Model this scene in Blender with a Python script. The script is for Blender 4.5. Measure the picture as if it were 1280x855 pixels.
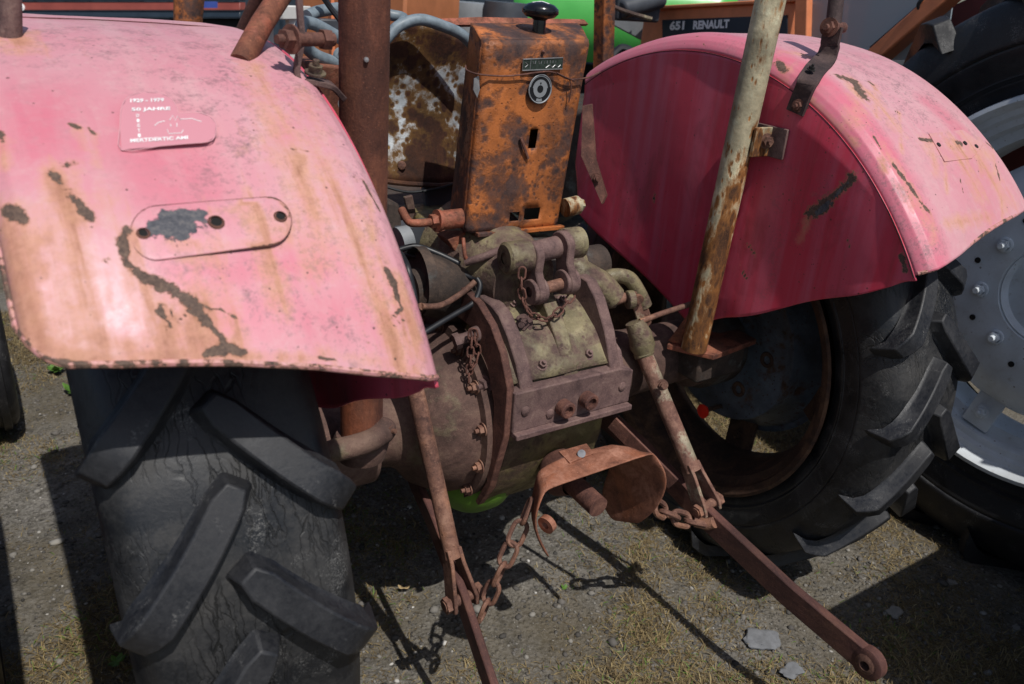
import bpy, bmesh, math, random
import numpy as np
from mathutils import Vector, Matrix
random.seed(7); rng = np.random.default_rng(7)
for o in list(bpy.data.objects): bpy.data.objects.remove(o)
S = bpy.context.scene; COL = S.collection
# ------------------------------------------------------------------ camera
W, H = 1280, 855
CAM = Vector((-.93, -1.31, 1.42)); YAW, PITCH, ROLL = (math.radians(a) for a in (35.4, 24.0, 4.8)); F = 1015
_f = Vector((math.sin(YAW)*math.cos(PITCH), math.cos(YAW)*math.cos(PITCH), -math.sin(PITCH)))
_r = Vector((math.cos(YAW), -math.sin(YAW), 0)); _u = _r.cross(_f)
_r, _u = _r*math.cos(ROLL)+_u*math.sin(ROLL), _u*math.cos(ROLL)-_r*math.sin(ROLL)
cam = bpy.data.cameras.new('camera'); co = bpy.data.objects.new('camera', cam); COL.objects.link(co)
co.matrix_world = Matrix(((_r.x, _u.x, -_f.x, CAM.x), (_r.y, _u.y, -_f.y, CAM.y), (_r.z, _u.z, -_f.z, CAM.z), (0, 0, 0, 1)))
cam.sensor_width = 36; cam.lens = F/W*36; cam.clip_start = .05; cam.clip_end = 500
cam.dof.use_dof = True; cam.dof.focus_distance = 1.55; cam.dof.aperture_fstop = 5.6
S.camera = co
# ------------------------------------------------------------------ light
SUN = Vector((-.03, -.60, 1.0)).normalized()                # towards the sun
wd = bpy.data.worlds.new('World'); S.world = wd; wd.use_nodes = True
nt = wd.node_tree; nt.nodes.clear()
sky = nt.nodes.new('ShaderNodeTexSky'); sky.sky_type = 'NISHITA'; sky.sun_disc = False
sky.sun_elevation = math.asin(SUN.z); sky.sun_rotation = math.atan2(SUN.x, SUN.y)
sky.air_density = 1.0; sky.dust_density = 1.5; sky.ozone_density = 1.0
bg = nt.nodes.new('ShaderNodeBackground'); bg.inputs[1].default_value = .082
ow = nt.nodes.new('ShaderNodeOutputWorld'); nt.links.new(sky.outputs[0], bg.inputs[0]); nt.links.new(bg.outputs[0], ow.inputs[0])
sl = bpy.data.lights.new('sun', 'SUN'); sl.energy = 3.75; sl.angle = math.radians(.5); sl.color = (1, .965, .91)
so = bpy.data.objects.new('sun', sl); COL.objects.link(so); so.rotation_euler = SUN.to_track_quat('Z', 'Y').to_euler()
S.view_settings.view_transform = 'Standard'; S.view_settings.look = 'None'; S.view_settings.gamma = 1
S.view_settings.exposure = 0.0
# ------------------------------------------------------------------ pixel helpers
def ray(px, py): return _f+_r*((px-W/2)/F)-_u*((py-H/2)/F)
def at(px, py, x=None, y=None, z=None, d=None):
    v = ray(px, py)
    t = (x-CAM.x)/v.x if x is not None else (y-CAM.y)/v.y if y is not None else (z-CAM.z)/v.z if z is not None else d
    return CAM+v*t
# ------------------------------------------------------------------ materials
class NM:
    def __init__(s, name, rough=.6, metal=0, spec=.5):
        s.m = bpy.data.materials.new(name); s.m.use_nodes = True; s.t = s.m.node_tree; s.N = s.t.nodes
        s.b = s.N['Principled BSDF']; s.b.inputs['Roughness'].default_value = rough; s.b.inputs['Metallic'].default_value = metal
        s.b.inputs['Specular IOR Level'].default_value = spec
        s.tc = s.N.new('ShaderNodeTexCoord'); s.obj = s.tc.outputs['Object']
    def L(s, a, b): s.t.links.new(a, b)
    def put(s, inp, v):
        if isinstance(v, (int, float)): inp.default_value = v
        elif isinstance(v, (tuple, list)): inp.default_value = (*v, 1)[:4] if len(inp.default_value) == 4 else v
        else: s.L(v, inp)
    def noise(s, scale, detail=6, rough=.6, dist=0, vec=None):
        n = s.N.new('ShaderNodeTexNoise'); n.inputs['Scale'].default_value = scale; n.inputs['Detail'].default_value = detail
        n.inputs['Roughness'].default_value = rough; n.inputs['Distortion'].default_value = dist
        s.L(vec or s.obj, n.inputs['Vector']); return n.outputs[0]
    def voro(s, scale, vec=None, feat='F1', rand=1):
        n = s.N.new('ShaderNodeTexVoronoi'); n.feature = feat; n.inputs['Scale'].default_value = scale; n.inputs['Randomness'].default_value = rand
        s.L(vec or s.obj, n.inputs['Vector']); return n.outputs['Distance']
    def mp(s, scale=(1, 1, 1), loc=(0, 0, 0), vec=None):
        n = s.N.new('ShaderNodeMapping'); n.inputs['Scale'].default_value = scale; n.inputs['Location'].default_value = loc
        s.L(vec or s.obj, n.inputs['Vector']); return n.outputs[0]
    def rng(s, v, a, b, c=0, d=1, smooth=False):
        n = s.N.new('ShaderNodeMapRange'); n.clamp = True
        if smooth: n.interpolation_type = 'SMOOTHSTEP'
        s.L(v, n.inputs[0])
        for i, k in enumerate((a, b, c, d)): n.inputs[i+1].default_value = k
        return n.outputs[0]
    def ma(s, op, a, b=0.):
        n = s.N.new('ShaderNodeMath'); n.operation = op; s.put(n.inputs[0], a); s.put(n.inputs[1], b); return n.outputs[0]
    def mix(s, f, a, b, mode='MIX'):
        n = s.N.new('ShaderNodeMix'); n.data_type = 'RGBA'; n.blend_type = mode
        s.put(n.inputs[0], f); s.put(n.inputs[6], a); s.put(n.inputs[7], b); return n.outputs[2]
    def ramp(s, v, stops):
        n = s.N.new('ShaderNodeValToRGB'); e = n.color_ramp.elements
        while len(e) < len(stops): e.new(.5)
        for k, (p, c) in enumerate(stops): e[k].position = p; e[k].color = (*c, 1)
        s.L(v, n.inputs[0]); return n.outputs[0]
    def attr(s, name):
        n = s.N.new('ShaderNodeAttribute'); n.attribute_name = name; return n.outputs['Fac']
    def attrv(s, name):
        n = s.N.new('ShaderNodeAttribute'); n.attribute_name = name; return n.outputs['Vector']
    def col(s, v): s.put(s.b.inputs['Base Color'], v)
    def rough(s, v): s.put(s.b.inputs['Roughness'], v)
    def bump(s, h, strength=.3, dist=.002, prev=None):
        n = s.N.new('ShaderNodeBump'); n.inputs['Strength'].default_value = strength; n.inputs['Distance'].default_value = dist
        s.L(h, n.inputs['Height'])
        if prev is not None: s.L(prev, n.inputs['Normal'])
        s.L(n.outputs[0], s.b.inputs['Normal']); return n.outputs[0]
def srgb(r, g, b): return tuple(((c/255)/12.92 if c <= 10 else ((c/255+.055)/1.055)**2.4) for c in (r, g, b))
def rusty(name, dark, mid, light, scale=22, paint=None, amount=.5, pscale=9, rough=.82, bump=.5, stretch=(1, 1, 1), edge=None, soft=.05, spot=.5, zfade=None):
    m = NM(name, rough, 0, .45); v = m.mp(stretch)
    n1 = m.noise(scale, 8, .65, .6, v); n2 = m.noise(scale*9, 4, .7, 0, v)
    f = m.ma('ADD', m.ma('MULTIPLY', n1, .75), m.ma('MULTIPLY', n2, .25))
    c = m.ramp(f, [(.36, dark), (.5, mid), (.64, light)])
    h = f
    if paint is not None:
        p1 = m.noise(pscale, 9, .66, .2, v)
        b1 = m.rng(m.voro(pscale*3.6, m.mp((1, 1, 1), (1.3, 4.1, .2), v)), .08, .42, 1, 0); b2 = m.rng(m.voro(pscale*8.5, v), .05, .4, 1, 0)
        p1 = m.ma('SUBTRACT', p1, m.ma('ADD', m.ma('MULTIPLY', b1, spot*.16), m.ma('MULTIPLY', b2, spot*.12)))
        if zfade is not None:
            sz_ = m.N.new('ShaderNodeSeparateXYZ'); m.L(m.obj, sz_.inputs[0]); p1 = m.ma('SUBTRACT', p1, m.rng(sz_.outputs[2], zfade[0], zfade[1], zfade[2], 0))
        k = m.rng(p1, amount-soft, amount+soft)
        pc = m.mix(m.rng(m.noise(pscale*1.5, 7, .65), .36, .64), tuple(min(1, x*1.12) for x in paint), tuple(x*.55 for x in paint)); pc = m.mix(m.rng(m.noise(pscale*2.1, 7, .7, .3, m.mp((1, 1, 1), (9, 1, 4))), .56, .68, 0, .7), pc, tuple(min(.8, x*1.35+.03) for x in paint))
        if edge is not None:
            e = m.rng(p1, amount-soft*3.2, amount+soft*1.2); c = m.mix(m.ma('MULTIPLY', e, .9), c, edge)
        spots = m.rng(m.voro(scale*2.6, m.mp((1, 1, 1), (3.1, .7, 1.9), v)), .10, .19)
        k = m.ma('MULTIPLY', k, spots)
        c = m.mix(k, c, pc); m.rough(m.rng(k, 0, 1, rough, .5))
        h = m.ma('ADD', m.ma('MULTIPLY', f, .6), m.ma('MULTIPLY', k, .5))
    gr_ = m.noise(3.7, 6, .62, .3, m.mp((1, 1, 1), (7, 3, 5))); c = m.mix(m.rng(gr_, .46, .62, 0, .55), c, tuple(x*.45 for x in dark))
    sc = m.noise(340, 3, .75); c = m.mix(m.rng(sc, .6, .72, 0, .5), c, tuple(min(1, x*1.7) for x in light)); c = m.mix(m.rng(sc, .30, .40, .45, 0), c, tuple(x*.5 for x in dark))
    m.col(c); b0 = m.bump(h, bump, .003); m.bump(m.ma('ADD', m.noise(95, 5, .7), m.ma('MULTIPLY', sc, .4)), .55, .002, b0)
    return m.m
def plain(name, c, rough=.5, metal=0, var=.25, scale=30, bump=0):
    m = NM(name, rough, metal); n = m.noise(scale, 7, .65)
    m.col(m.mix(m.rng(n, .3, .7), tuple(x*(1-var) for x in c), tuple(min(1, x*(1+var)) for x in c)))
    m.rough(m.rng(n, .25, .75, max(.05, rough-.12), min(1, rough+.15)))
    if bump: m.bump(n, bump, .002)
    return m.m
def fender_mat(name, pale, deep, grime_amt=1.0, streaks=False):
    m = NM(name, .38, 0, .5)
    fu = m.attrv('fuv'); A = m.attr('wear_rust'); ST = m.attr('wear_stain'); DP = m.attr('wear_deep'); BR = m.attr('wear_bare'); GR = m.attr('wear_grime')
    big = m.noise(5, 5, .55, .4); mid = m.noise(26, 8, .65, .3); fine = m.noise(160, 6, .75); fin2 = m.noise(420, 3, .7)
    c = m.mix(m.ma('MINIMUM', m.ma('ADD', m.rng(big, .40, .7, 0, .4), DP), 1.0), pale, deep)
    if not streaks:
        rs0 = m.noise(1, 7, .65, .2, m.mp((24, 2.6, 1), (3, 7, 0), fu)); c = m.mix(m.ma('MULTIPLY', m.rng(rs0, .46, .66, 0, .5), m.rng(DP, 0, .8, 1, .1)), c, (.62, .385, .385))
        ck_ = m.noise(55, 7, .72); c = m.mix(m.ma('MULTIPLY', m.rng(ck_, .52, .68, 0, .45), m.rng(DP, 0, .8, 1, .2)), c, (.62, .40, .40))
    if streaks:
        sv = m.noise(9, 6, .6, .2, m.mp((1, 2.2, .13))); c = m.mix(m.rng(sv, .44, .66, 0, .5), c, (.60, .16, .235)); c = m.mix(m.rng(m.noise(6, 8, .68, .5, m.mp((1, 1, .6), (1, 4, 2))), .52, .68, 0, .55), c, (.20, .035, .04))
        sg = m.noise(14, 4, .6, 0, m.mp((1, 1.8, .10), (5, 2, 1))); c = m.mix(m.rng(sg, .6, .75, 0, .45), c, (.22, .045, .04))
    c = m.mix(m.rng(mid, .45, .75, 0, .35), c, tuple(x*.86 for x in pale))
    # chalky grey-purple dirt in speckles
    g = m.ma('MULTIPLY', m.rng(m.ma('ADD', m.ma('MULTIPLY', fine, .6), m.ma('MULTIPLY', mid, .5)), .55, .72, 0, .75*grime_amt), m.ma('ADD', GR, .22))
    c = m.mix(g, c, (.17, .10, .11))
    # orange bleeding in rain streaks
    rs = m.noise(1, 6, .62, .15, m.mp((38, 3.2, 1), (0, 0, 0), fu)); ST = m.ma('ADD', ST, m.ma('MULTIPLY', m.ma('SUBTRACT', rs, .5), m.rng(ST, 0, .4, .7, 2.0)))
    ST = m.ma('ADD', ST, m.rng(rs, .56, .72, 0, .35))
    st = m.rng(m.ma('ADD', ST, m.ma('ADD', m.ma('MULTIPLY', m.ma('SUBTRACT', mid, .5), 1.3), m.ma('MULTIPLY', m.ma('SUBTRACT', m.noise(90, 6, .72), .5), 1.2))), .34, 1.3, 0, .72)
    c = m.mix(st, c, m.mix(m.rng(mid, .3, .7), (.50, .215, .11), (.62, .33, .20)))
    c = m.mix(m.ma('MULTIPLY', m.rng(m.ma('ADD', ST, m.ma('MULTIPLY', m.ma('SUBTRACT', fine, .5), 1.3)), .9, 2.0), .85), c, m.mix(m.rng(m.noise(60, 6, .7), .35, .65), (.20, .07, .035), (.40, .19, .10)))
    # pin specks
    vs = m.voro(95); sp = m.rng(m.ma('ADD', vs, m.ma('MULTIPLY', big, .22)), .135, .175, 1, 0)
    c = m.mix(m.ma('MULTIPLY', sp, .8), c, (.10, .045, .03))
    vw = m.voro(38, m.mp((1, 1, 1), (.4, .2, .9))); sw = m.rng(m.ma('ADD', vw, m.ma('MULTIPLY', mid, .2)), .145, .17, 1, 0)
    c = m.mix(m.ma('MULTIPLY', sw, .85), c, (.075, .04, .03))
    vc = m.voro(52, m.mp((1, 1, 1), (1.7, .3, 2.2))); cn = m.noise(130, 4, .7); sc_ = m.rng(m.ma('ADD', m.ma('ADD', vc, m.ma('MULTIPLY', cn, .35)), m.ma('MULTIPLY', big, .3)), .355, .385, 1, 0); c = m.mix(m.ma('MULTIPLY', sc_, .8), c, (.13, .06, .04))
    # flaked-off patches
    m2 = m.noise(75, 5, .6, .3); jag = m.ma('ADD', m.ma('ADD', m.ma('MULTIPLY', m.ma('SUBTRACT', mid, .5), 1.2), m.ma('MULTIPLY', m.ma('SUBTRACT', m2, .5), 1.5)), m.ma('MULTIPLY', m.ma('SUBTRACT', fine, .5), .9))
    rr = m.ma('ADD', A, m.ma('MULTIPLY', jag, m.rng(A, 0, .15))); halo = m.rng(rr, .26, .5); k = m.rng(rr, .49, .55)
    c = m.mix(m.ma('MULTIPLY', halo, .7), c, (.33, .15, .085))
    rc = m.ramp(m.ma('ADD', m.ma('MULTIPLY', fine, .7), m.ma('MULTIPLY', fin2, .3)), [(.35, (.035, .022, .018)), (.5, (.10, .062, .047)), (.66, (.19, .12, .085))])
    c = m.mix(k, c, rc)
    kb = m.rng(m.ma('ADD', BR, m.ma('MULTIPLY', m.ma('MULTIPLY', jag, .7), m.rng(BR, 0, .15))), .47, .53)
    c = m.mix(kb, c, m.ramp(fine, [(.35, (.035, .038, .048)), (.52, (.085, .085, .098)), (.7, (.17, .15, .14))]))
    m.col(c)
    kk = m.ma('MAXIMUM', k, kb)
    m.rough(m.ma('ADD', m.rng(mid, .3, .7, .36, .52), m.ma('MULTIPLY', m.ma('MAXIMUM', kk, st), .35)))
    b1 = m.bump(m.ma('ADD', m.ma('MULTIPLY', kk, -1.0), m.ma('MULTIPLY', fine, .22)), .55, .0012)
    m.bump(m.noise(7, 3, .5), .12, .02, b1)
    return m.m
def rubber(name, dust, dark, cracks=True, dustamt=.6):
    m = NM(name, .72, 0, .5); v = m.attrv('cyl') if cracks else m.obj
    n = m.noise(9, 7, .6, .3, v); f = m.noise(120, 5, .7, 0, v); sp = m.noise(330, 3, .6, 0, v)
    k = m.rng(m.ma('ADD', m.ma('MULTIPLY', n, .7), m.ma('MULTIPLY', f, .3)), .42, .62, 0, dustamt)
    c = m.mix(k, dark, dust)
    cl = m.noise(14, 5, .65, .4, m.mp((1, 1, 1), (2, 5, 1), v)); c = m.mix(m.ma('MULTIPLY', m.rng(m.ma('ADD', m.ma('MULTIPLY', sp, .5), m.ma('MULTIPLY', m.noise(700, 2, .6, 0, v), .5)), .5, .62, 0, .85), m.rng(cl, .56, .70, .04, 1)), c, (.22, .215, .205))
    h = m.ma('MULTIPLY', f, .35)
    if cracks:
        d = m.N.new('ShaderNodeVectorMath'); d.operation = 'ADD'
        dn = m.N.new('ShaderNodeTexNoise'); dn.inputs['Scale'].default_value = 26; dn.inputs['Detail'].default_value = 5; m.L(v, dn.inputs['Vector'])
        sc = m.N.new('ShaderNodeVectorMath'); sc.operation = 'SCALE'; sc.inputs[3].default_value = .03; m.L(dn.outputs[1], sc.inputs[0])
        m.L(v, d.inputs[0]); m.L(sc.outputs[0], d.inputs[1])
        e1 = m.voro(1, m.mp((70, 9, 1), (0, 0, 0), d.outputs[0]), 'DISTANCE_TO_EDGE')
        e2 = m.voro(1, m.mp((140, 24, 1), (3, 1, 0), d.outputs[0]), 'DISTANCE_TO_EDGE')
        w = m.noise(7, 3, .5, 0, m.mp((1, 1, 0), (4, 4, 0), v))
        cx = m.N.new('ShaderNodeSeparateXYZ'); m.L(v, cx.inputs[0]); ax = m.ma('ABSOLUTE', cx.outputs[0])
        zone = m.ma('MULTIPLY', m.rng(ax, .05, .11, 1, .25), m.rng(w, .42, .58))
        ck = m.ma('MAXIMUM', m.ma('MULTIPLY', m.rng(e1, .018, .05, 1, 0), zone), m.ma('MULTIPLY', m.rng(e2, .015, .06, .8, 0), m.rng(w, .52, .66)))
        c = m.mix(m.ma('MULTIPLY', ck, .95), c, (.004, .004, .004)); h = m.ma('SUBTRACT', h, m.ma('MULTIPLY', ck, 1.2))
    m.col(c); m.rough(m.rng(k, 0, dustamt, .42, .74)); m.bump(h, .7, .002)
    return m.m
MT = {}
MT['fender'] = fender_mat('faded_pink_paint', (.60, .30, .335), (.60, .155, .215))
MT['panel'] = fender_mat('weathered_red_paint', (.68, .085, .135), (.58, .045, .085), .5, True)
MT['rust_brown'] = rusty('brown_rust', (.055, .022, .018), (.125, .052, .038), (.22, .10, .07), 24)
MT['rust_mauve'] = rusty('mauve_rust', (.075, .043, .042), (.145, .085, .078), (.21, .135, .115), 30)
MT['rust_dark'] = rusty('dark_bracket_rust', (.028, .017, .018), (.06, .036, .036), (.105, .066, .06), 26)
MT['rust_red'] = rusty('red_rust', (.07, .025, .017), (.18, .062, .035), (.30, .12, .065), 24, paint=(.40, .115, .065), amount=.52, pscale=12, soft=.06, spot=.4)
MT['rust_post'] = rusty('dark_post_rust', (.055, .018, .012), (.12, .04, .024), (.21, .075, .04), 20, paint=(.30, .095, .045), amount=.53, pscale=7, soft=.06, spot=.3, stretch=(1, 1, .35))
MT['rust_cover'] = rusty('orange_rust', (.028, .016, .016), (.065, .034, .03), (.12, .06, .045), 30, paint=(.50, .155, .04), amount=.495, pscale=9, edge=(.27, .085, .024), soft=.035, rough=.72, spot=.65)
MT['rust_cream'] = rusty('cream_paint_over_rust', (.035, .016, .010), (.12, .048, .018), (.27, .105, .03), 26, paint=(.68, .60, .40), amount=.405, pscale=13, edge=(.50, .20, .045), soft=.04, stretch=(1, 1, .4), rough=.7, spot=.8, zfade=(.7, 1.3, .21))
MT['rust_white'] = rusty('white_paint_over_rust', (.022, .01, .007), (.055, .022, .012), (.10, .04, .02), 12, paint=(.55, .60, .64), amount=.51, pscale=6, edge=(.24, .13, .03), soft=.03, rough=.6, spot=.8)
MT['cast'] = rusty('olive_cast_iron', (.045, .027, .023), (.105, .062, .051), (.175, .115, .085), 16, paint=(.245, .205, .115), amount=.50, pscale=12, soft=.07, spot=.5, bump=.8)
MT['cast_green'] = rusty('olive_green_casting', (.04, .024, .016), (.09, .054, .034), (.15, .10, .06), 15, paint=(.18, .15, .058), amount=.48, pscale=8, soft=.09, spot=.5, bump=.7)
MT['drum_rust'] = rusty('brown_drum_casting', (.05, .027, .022), (.115, .063, .050), (.185, .115, .085), 11, paint=(.185, .16, .085), amount=.66, pscale=6, soft=.07, spot=.4, bump=.8)
MT['cast_dark'] = rusty('oily_cast_iron', (.02, .014, .012), (.05, .034, .027), (.095, .062, .045), 16, paint=(.10, .105, .10), amount=.6, pscale=9, soft=.06)
MT['rod'] = rusty('rod_rust', (.06, .028, .022), (.16, .075, .052), (.29, .16, .11), 26, paint=(.30, .145, .09), amount=.54, pscale=14, soft=.07, spot=.4)
MT['rodpaint'] = rusty('rod_cream_rust', (.085, .038, .03), (.175, .085, .062), (.28, .155, .11), 30, paint=(.42, .37, .26), amount=.56, pscale=14, soft=.06)
MT['link'] = rusty('dark_link_rust', (.05, .02, .018), (.10, .04, .032), (.17, .075, .05), 20, stretch=(1, .4, 1))
MT['shield'] = rusty('shield_rust', (.10, .038, .024), (.23, .09, .052), (.38, .18, .12), 16, paint=(.34, .12, .06), amount=.53, pscale=9, soft=.07, spot=.4)
MT['black'] = plain('black_rubber_hose', (.012, .013, .016), .45)
MT['grey_hose'] = plain('grey_hose', (.17, .21, .24), .5, 0, .3, 60, .2)
MT['knob'] = plain('black_plastic', (.008, .009, .012), .22)
MT['white'] = plain('white_print', (.80, .80, .80), .5, 0, .08)
MT['hole'] = plain('hole_shade_black', (.008, .007, .007), .95)  # near-black painted in as the shade inside holes, seams and under machines
MT['steel'] = plain('dull_steel', (.30, .30, .31), .45, .6, .3)
MT['tyre'] = rubber('cracked_tyre_rubber', (.056, .053, .050), (.008, .009, .0115))
MT['lug'] = rubber('lug_rubber', (.034, .034, .037), (.007, .008, .0115), False, .75)
MT['tyre2'] = rubber('black_tyre_rubber', (.02, .02, .022), (.009, .009, .011), False, .5)
MT['rim'] = rusty('rim_rust', (.03, .017, .012), (.075, .037, .022), (.16, .085, .045), 16)
MT['disc'] = rusty('blue_grey_disc', (.04, .022, .015), (.08, .04, .022), (.12, .06, .03), 26, paint=(.115, .14, .17), amount=.40, pscale=8, soft=.05)
MT['redref'] = plain('red_reflector', (.85, .03, .015), .2, 0, .05)
m = NM('pale_grey_rim_paint', .42); n1 = m.noise(7, 8, .65, .3); n2 = m.noise(60, 6, .7); c = m.mix(m.rng(n1, .4, .68, 0, .55), (.66, .71, .76), (.40, .41, .40))
c = m.mix(m.rng(m.ma('ADD', m.voro(48), m.ma('MULTIPLY', n1, .5)), .30, .36, .8, 0), c, (.12, .08, .05)); c = m.mix(m.rng(n2, .58, .72, 0, .5), c, (.33, .31, .28)); m.col(c); m.rough(m.rng(n1, .3, .7, .35, .65)); MT['greyrim'] = m.m
MT['orange'] = plain('orange_paint', (.70, .23, .10), .5, 0, .18, 12)
MT['orange_box'] = plain('orange_crate_paint', (.42, .15, .06), .6, 0, .2, 10)
MT['navy'] = plain('navy_paint', (.018, .03, .045), .45, 0, .3, 8)
MT['redband'] = plain('red_band_paint', (.25, .055, .04), .5, 0, .2, 8)
MT['blueband'] = plain('blue_paint', (.02, .045, .22), .4, 0, .2, 8)
MT['green'] = plain('bright_green_paint', (.08, .42, .08), .32, 0, .08, 5)
MT['dgrey'] = plain('dark_grey_plastic', (.05, .055, .065), .5, 0, .3, 9)
MT['lgrey'] = plain('light_grey_plastic', (.22, .235, .25), .5, 0, .2, 9)
MT['whitepost'] = plain('white_post_paint', (.62, .61, .58), .5, 0, .1, 9)
MT['redpaint'] = plain('red_tractor_paint', (.40, .045, .04), .4, 0, .2, 9)
MT['dred'] = plain('dark_red_underside', (.10, .02, .02), .7, 0, .3, 9)
MT['moss'] = plain('green_sump_paint', (.10, .22, .02), .5, 0, .35, 18)
MT['plate'] = plain('name_plate_print', (.035, .05, .04), .4, .3, .5, 130)
g = NM('cab_glass', .06, 0, .5); g.col((.34, .41, .47)); g.b.inputs['Transmission Weight'].default_value = .2; g.b.inputs['IOR'].default_value = 1.45; MT['glass'] = g.m  # pale base colour carries the sky reflection in the pane
stk = NM('sticker_film', .3, 0, .6); stk.col((.61, .265, .31)); MT['sticker'] = stk.m
stk = NM('sticker_rim', .35, 0, .6); stk.col((.66, .34, .38)); MT['sticker_rim'] = stk.m
# ------------------------------------------------------------------ mesh builder
def frame(d):
    d = Vector(d).normalized(); a = Vector((0, 0, 1)) if abs(d.z) < .9 else Vector((0, 1, 0))
    u = a.cross(d).normalized(); return u, d.cross(u).normalized(), d
class MB:
    def __init__(s): s.v = []; s.f = []; s.mi = []; s.k = 0
    def add(s, v, f):
        n = len(s.v); s.v += [Vector(p) for p in v]; s.f += [tuple(i+n for i in q) for q in f]; s.mi += [s.k]*len(f); return s
    def box(s, c, size, rot=None):
        c = Vector(c); q = []
        for x in (-.5, .5):
            for y in (-.5, .5):
                for z in (-.5, .5):
                    p = Vector((x*size[0], y*size[1], z*size[2])); q.append(c+(rot @ p if rot else p))
        return s.add(q, [(0, 1, 3, 2), (4, 6, 7, 5), (0, 4, 5, 1), (2, 3, 7, 6), (0, 2, 6, 4), (1, 5, 7, 3)])
    def bar(s, p0, p1, w, h, up=(0, 0, 1)):
        p0, p1 = Vector(p0), Vector(p1); d = (p1-p0); l = d.length; d.normalize()
        sx = d.cross(Vector(up)).normalized(); uz = sx.cross(d)
        return s.box((p0+p1)/2, (l, w, h), Matrix((d, sx, uz)).transposed())
    def tube(s, path, r, n=14, cap=True, closed=False):
        P = [Vector(p) for p in path]; m = len(P); R = r if isinstance(r, (list, tuple)) else [r]*m
        T = [((P[(i+1) % m]-P[i-1]) if closed else (P[min(i+1, m-1)]-P[max(i-1, 0)])).normalized() for i in range(m)]
        u, w, _ = frame(T[0]); v = []; f = []
        for i in range(m):
            u = (u-T[i]*u.dot(T[i])).normalized(); w = T[i].cross(u)
            for k in range(n):
                a = 2*math.pi*k/n; v.append(P[i]+(u*math.cos(a)+w*math.sin(a))*R[i])
        for i in range(m if closed else m-1):
            j = (i+1) % m
            for k in range(n): f.append((i*n+k, i*n+(k+1) % n, j*n+(k+1) % n, j*n+k))
        if cap and not closed: f += [tuple(range(n))[::-1], tuple(range((m-1)*n, m*n))]
        return s.add(v, f)
    def cyl(s, p0, p1, r0, r1=None, n=20, cap=True): return s.tube([p0, p1], [r0, r0 if r1 is None else r1], n, cap)
    def lathe(s, prof, o, axis, n=48, closed=False, a0=0, a1=2*math.pi):
        o = Vector(o); u, w, d = frame(axis); m = len(prof); v = []; f = []; full = a1-a0 > 6.28; nn = n if full else n+1
        for a, r in prof:
            for k in range(nn):
                t = a0+(a1-a0)*k/n; v.append(o+d*a+(u*math.cos(t)+w*math.sin(t))*r)
        for i in range(m if closed else m-1):
            j = (i+1) % m
            for k in range(n): f.append((i*nn+k, i*nn+(k+1) % nn, j*nn+(k+1) % nn, j*nn+k))
        return s.add(v, f)
    def prism(s, pts, thick):
        P = [Vector(p) for p in pts]; t = Vector(thick); n = len(P)
        return s.add(P+[p+t for p in P], [tuple(range(n))[::-1], tuple(range(n, 2*n))]+[(i, (i+1) % n, n+(i+1) % n, n+i) for i in range(n)])
    def hexn(s, p, d, r, h): return s.tube([Vector(p), Vector(p)+Vector(d).normalized()*h], r, 6)
    def bolt(s, p, d, r=.011):
        d = Vector(d).normalized(); p = Vector(p); s.cyl(p, p+d*r*.25, r*1.45, n=18); s.hexn(p+d*r*.25, d, r, r*.9); return s.cyl(p+d*r*1.1, p+d*r*1.9, r*.5, r*.45, 10)
    def grid(s, G):
        m, n = len(G), len(G[0]); return s.add([p for row in G for p in row], [(i*n+j, i*n+j+1, (i+1)*n+j+1, (i+1)*n+j) for i in range(m-1) for j in range(n-1)])
    def build(s, name, mat, parent=None, bevel=0, ang=38, solid=0, sub=0, loc=None, off=0, local=False, weld=False):
        me = bpy.data.meshes.new(name)
        o = bpy.data.objects.new(name, me); COL.objects.link(o)
        L = Vector(loc) if loc is not None else Vector((0, 0, 0)); base = L
        if parent is not None:
            base = L+(Vector(parent['_w']) if '_w' in parent else Vector((0, 0, 0)))
            o.parent = parent
        if local: base = Vector((0, 0, 0))
        o.location = L
        me.from_pydata([tuple(p-base) for p in s.v], [], s.f)
        mats = mat if isinstance(mat, (list, tuple)) else [mat]
        for q in mats: me.materials.append(MT[q])
        if len(mats) > 1: me.polygons.foreach_set('material_index', s.mi)
        bm = bmesh.new(); bm.from_mesh(me)
        if weld: bmesh.ops.remove_doubles(bm, verts=bm.verts, dist=1e-4)
        bmesh.ops.recalc_face_normals(bm, faces=bm.faces); bm.to_mesh(me); bm.free()
        me.shade_smooth(); me.set_sharp_from_angle(angle=math.radians(ang))
        if solid:
            q = o.modifiers.new('solid', 'SOLIDIFY'); q.thickness = solid; q.offset = off
        if sub:
            q = o.modifiers.new('sub', 'SUBSURF'); q.levels = q.render_levels = sub
        if bevel:
            q = o.modifiers.new('bevel', 'BEVEL'); q.width = bevel; q.segments = 2; q.limit_method = 'ANGLE'; q.angle_limit = math.radians(35)
        if any(base): o['_w'] = tuple(base)
        return o
def tag(o, label=None, cat=None, group=None, kind=None):
    for k, v in (('label', label), ('category', cat), ('group', group), ('kind', kind)):
        if v: o[k] = v
    return o
def thing(name, loc, label, cat, group=None):
    o = bpy.data.objects.new(name, None); COL.objects.link(o); o.location = loc; o.empty_display_size = .1; o['_w'] = tuple(Vector(loc)); return tag(o, label, cat, group)
def holder(name, parent):
    o = bpy.data.objects.new(name, None); COL.objects.link(o); o.parent = parent; o.empty_display_size = .05
    if '_w' in parent: o['_w'] = parent['_w']
    return o
def copy_of(o, parent=None, loc=None, rot=None):
    c = o.copy(); COL.objects.link(c)
    if parent is not None: c.parent = parent
    if loc is not None: c.location = loc
    if rot is not None: c.rotation_euler = rot
    return c
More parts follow.
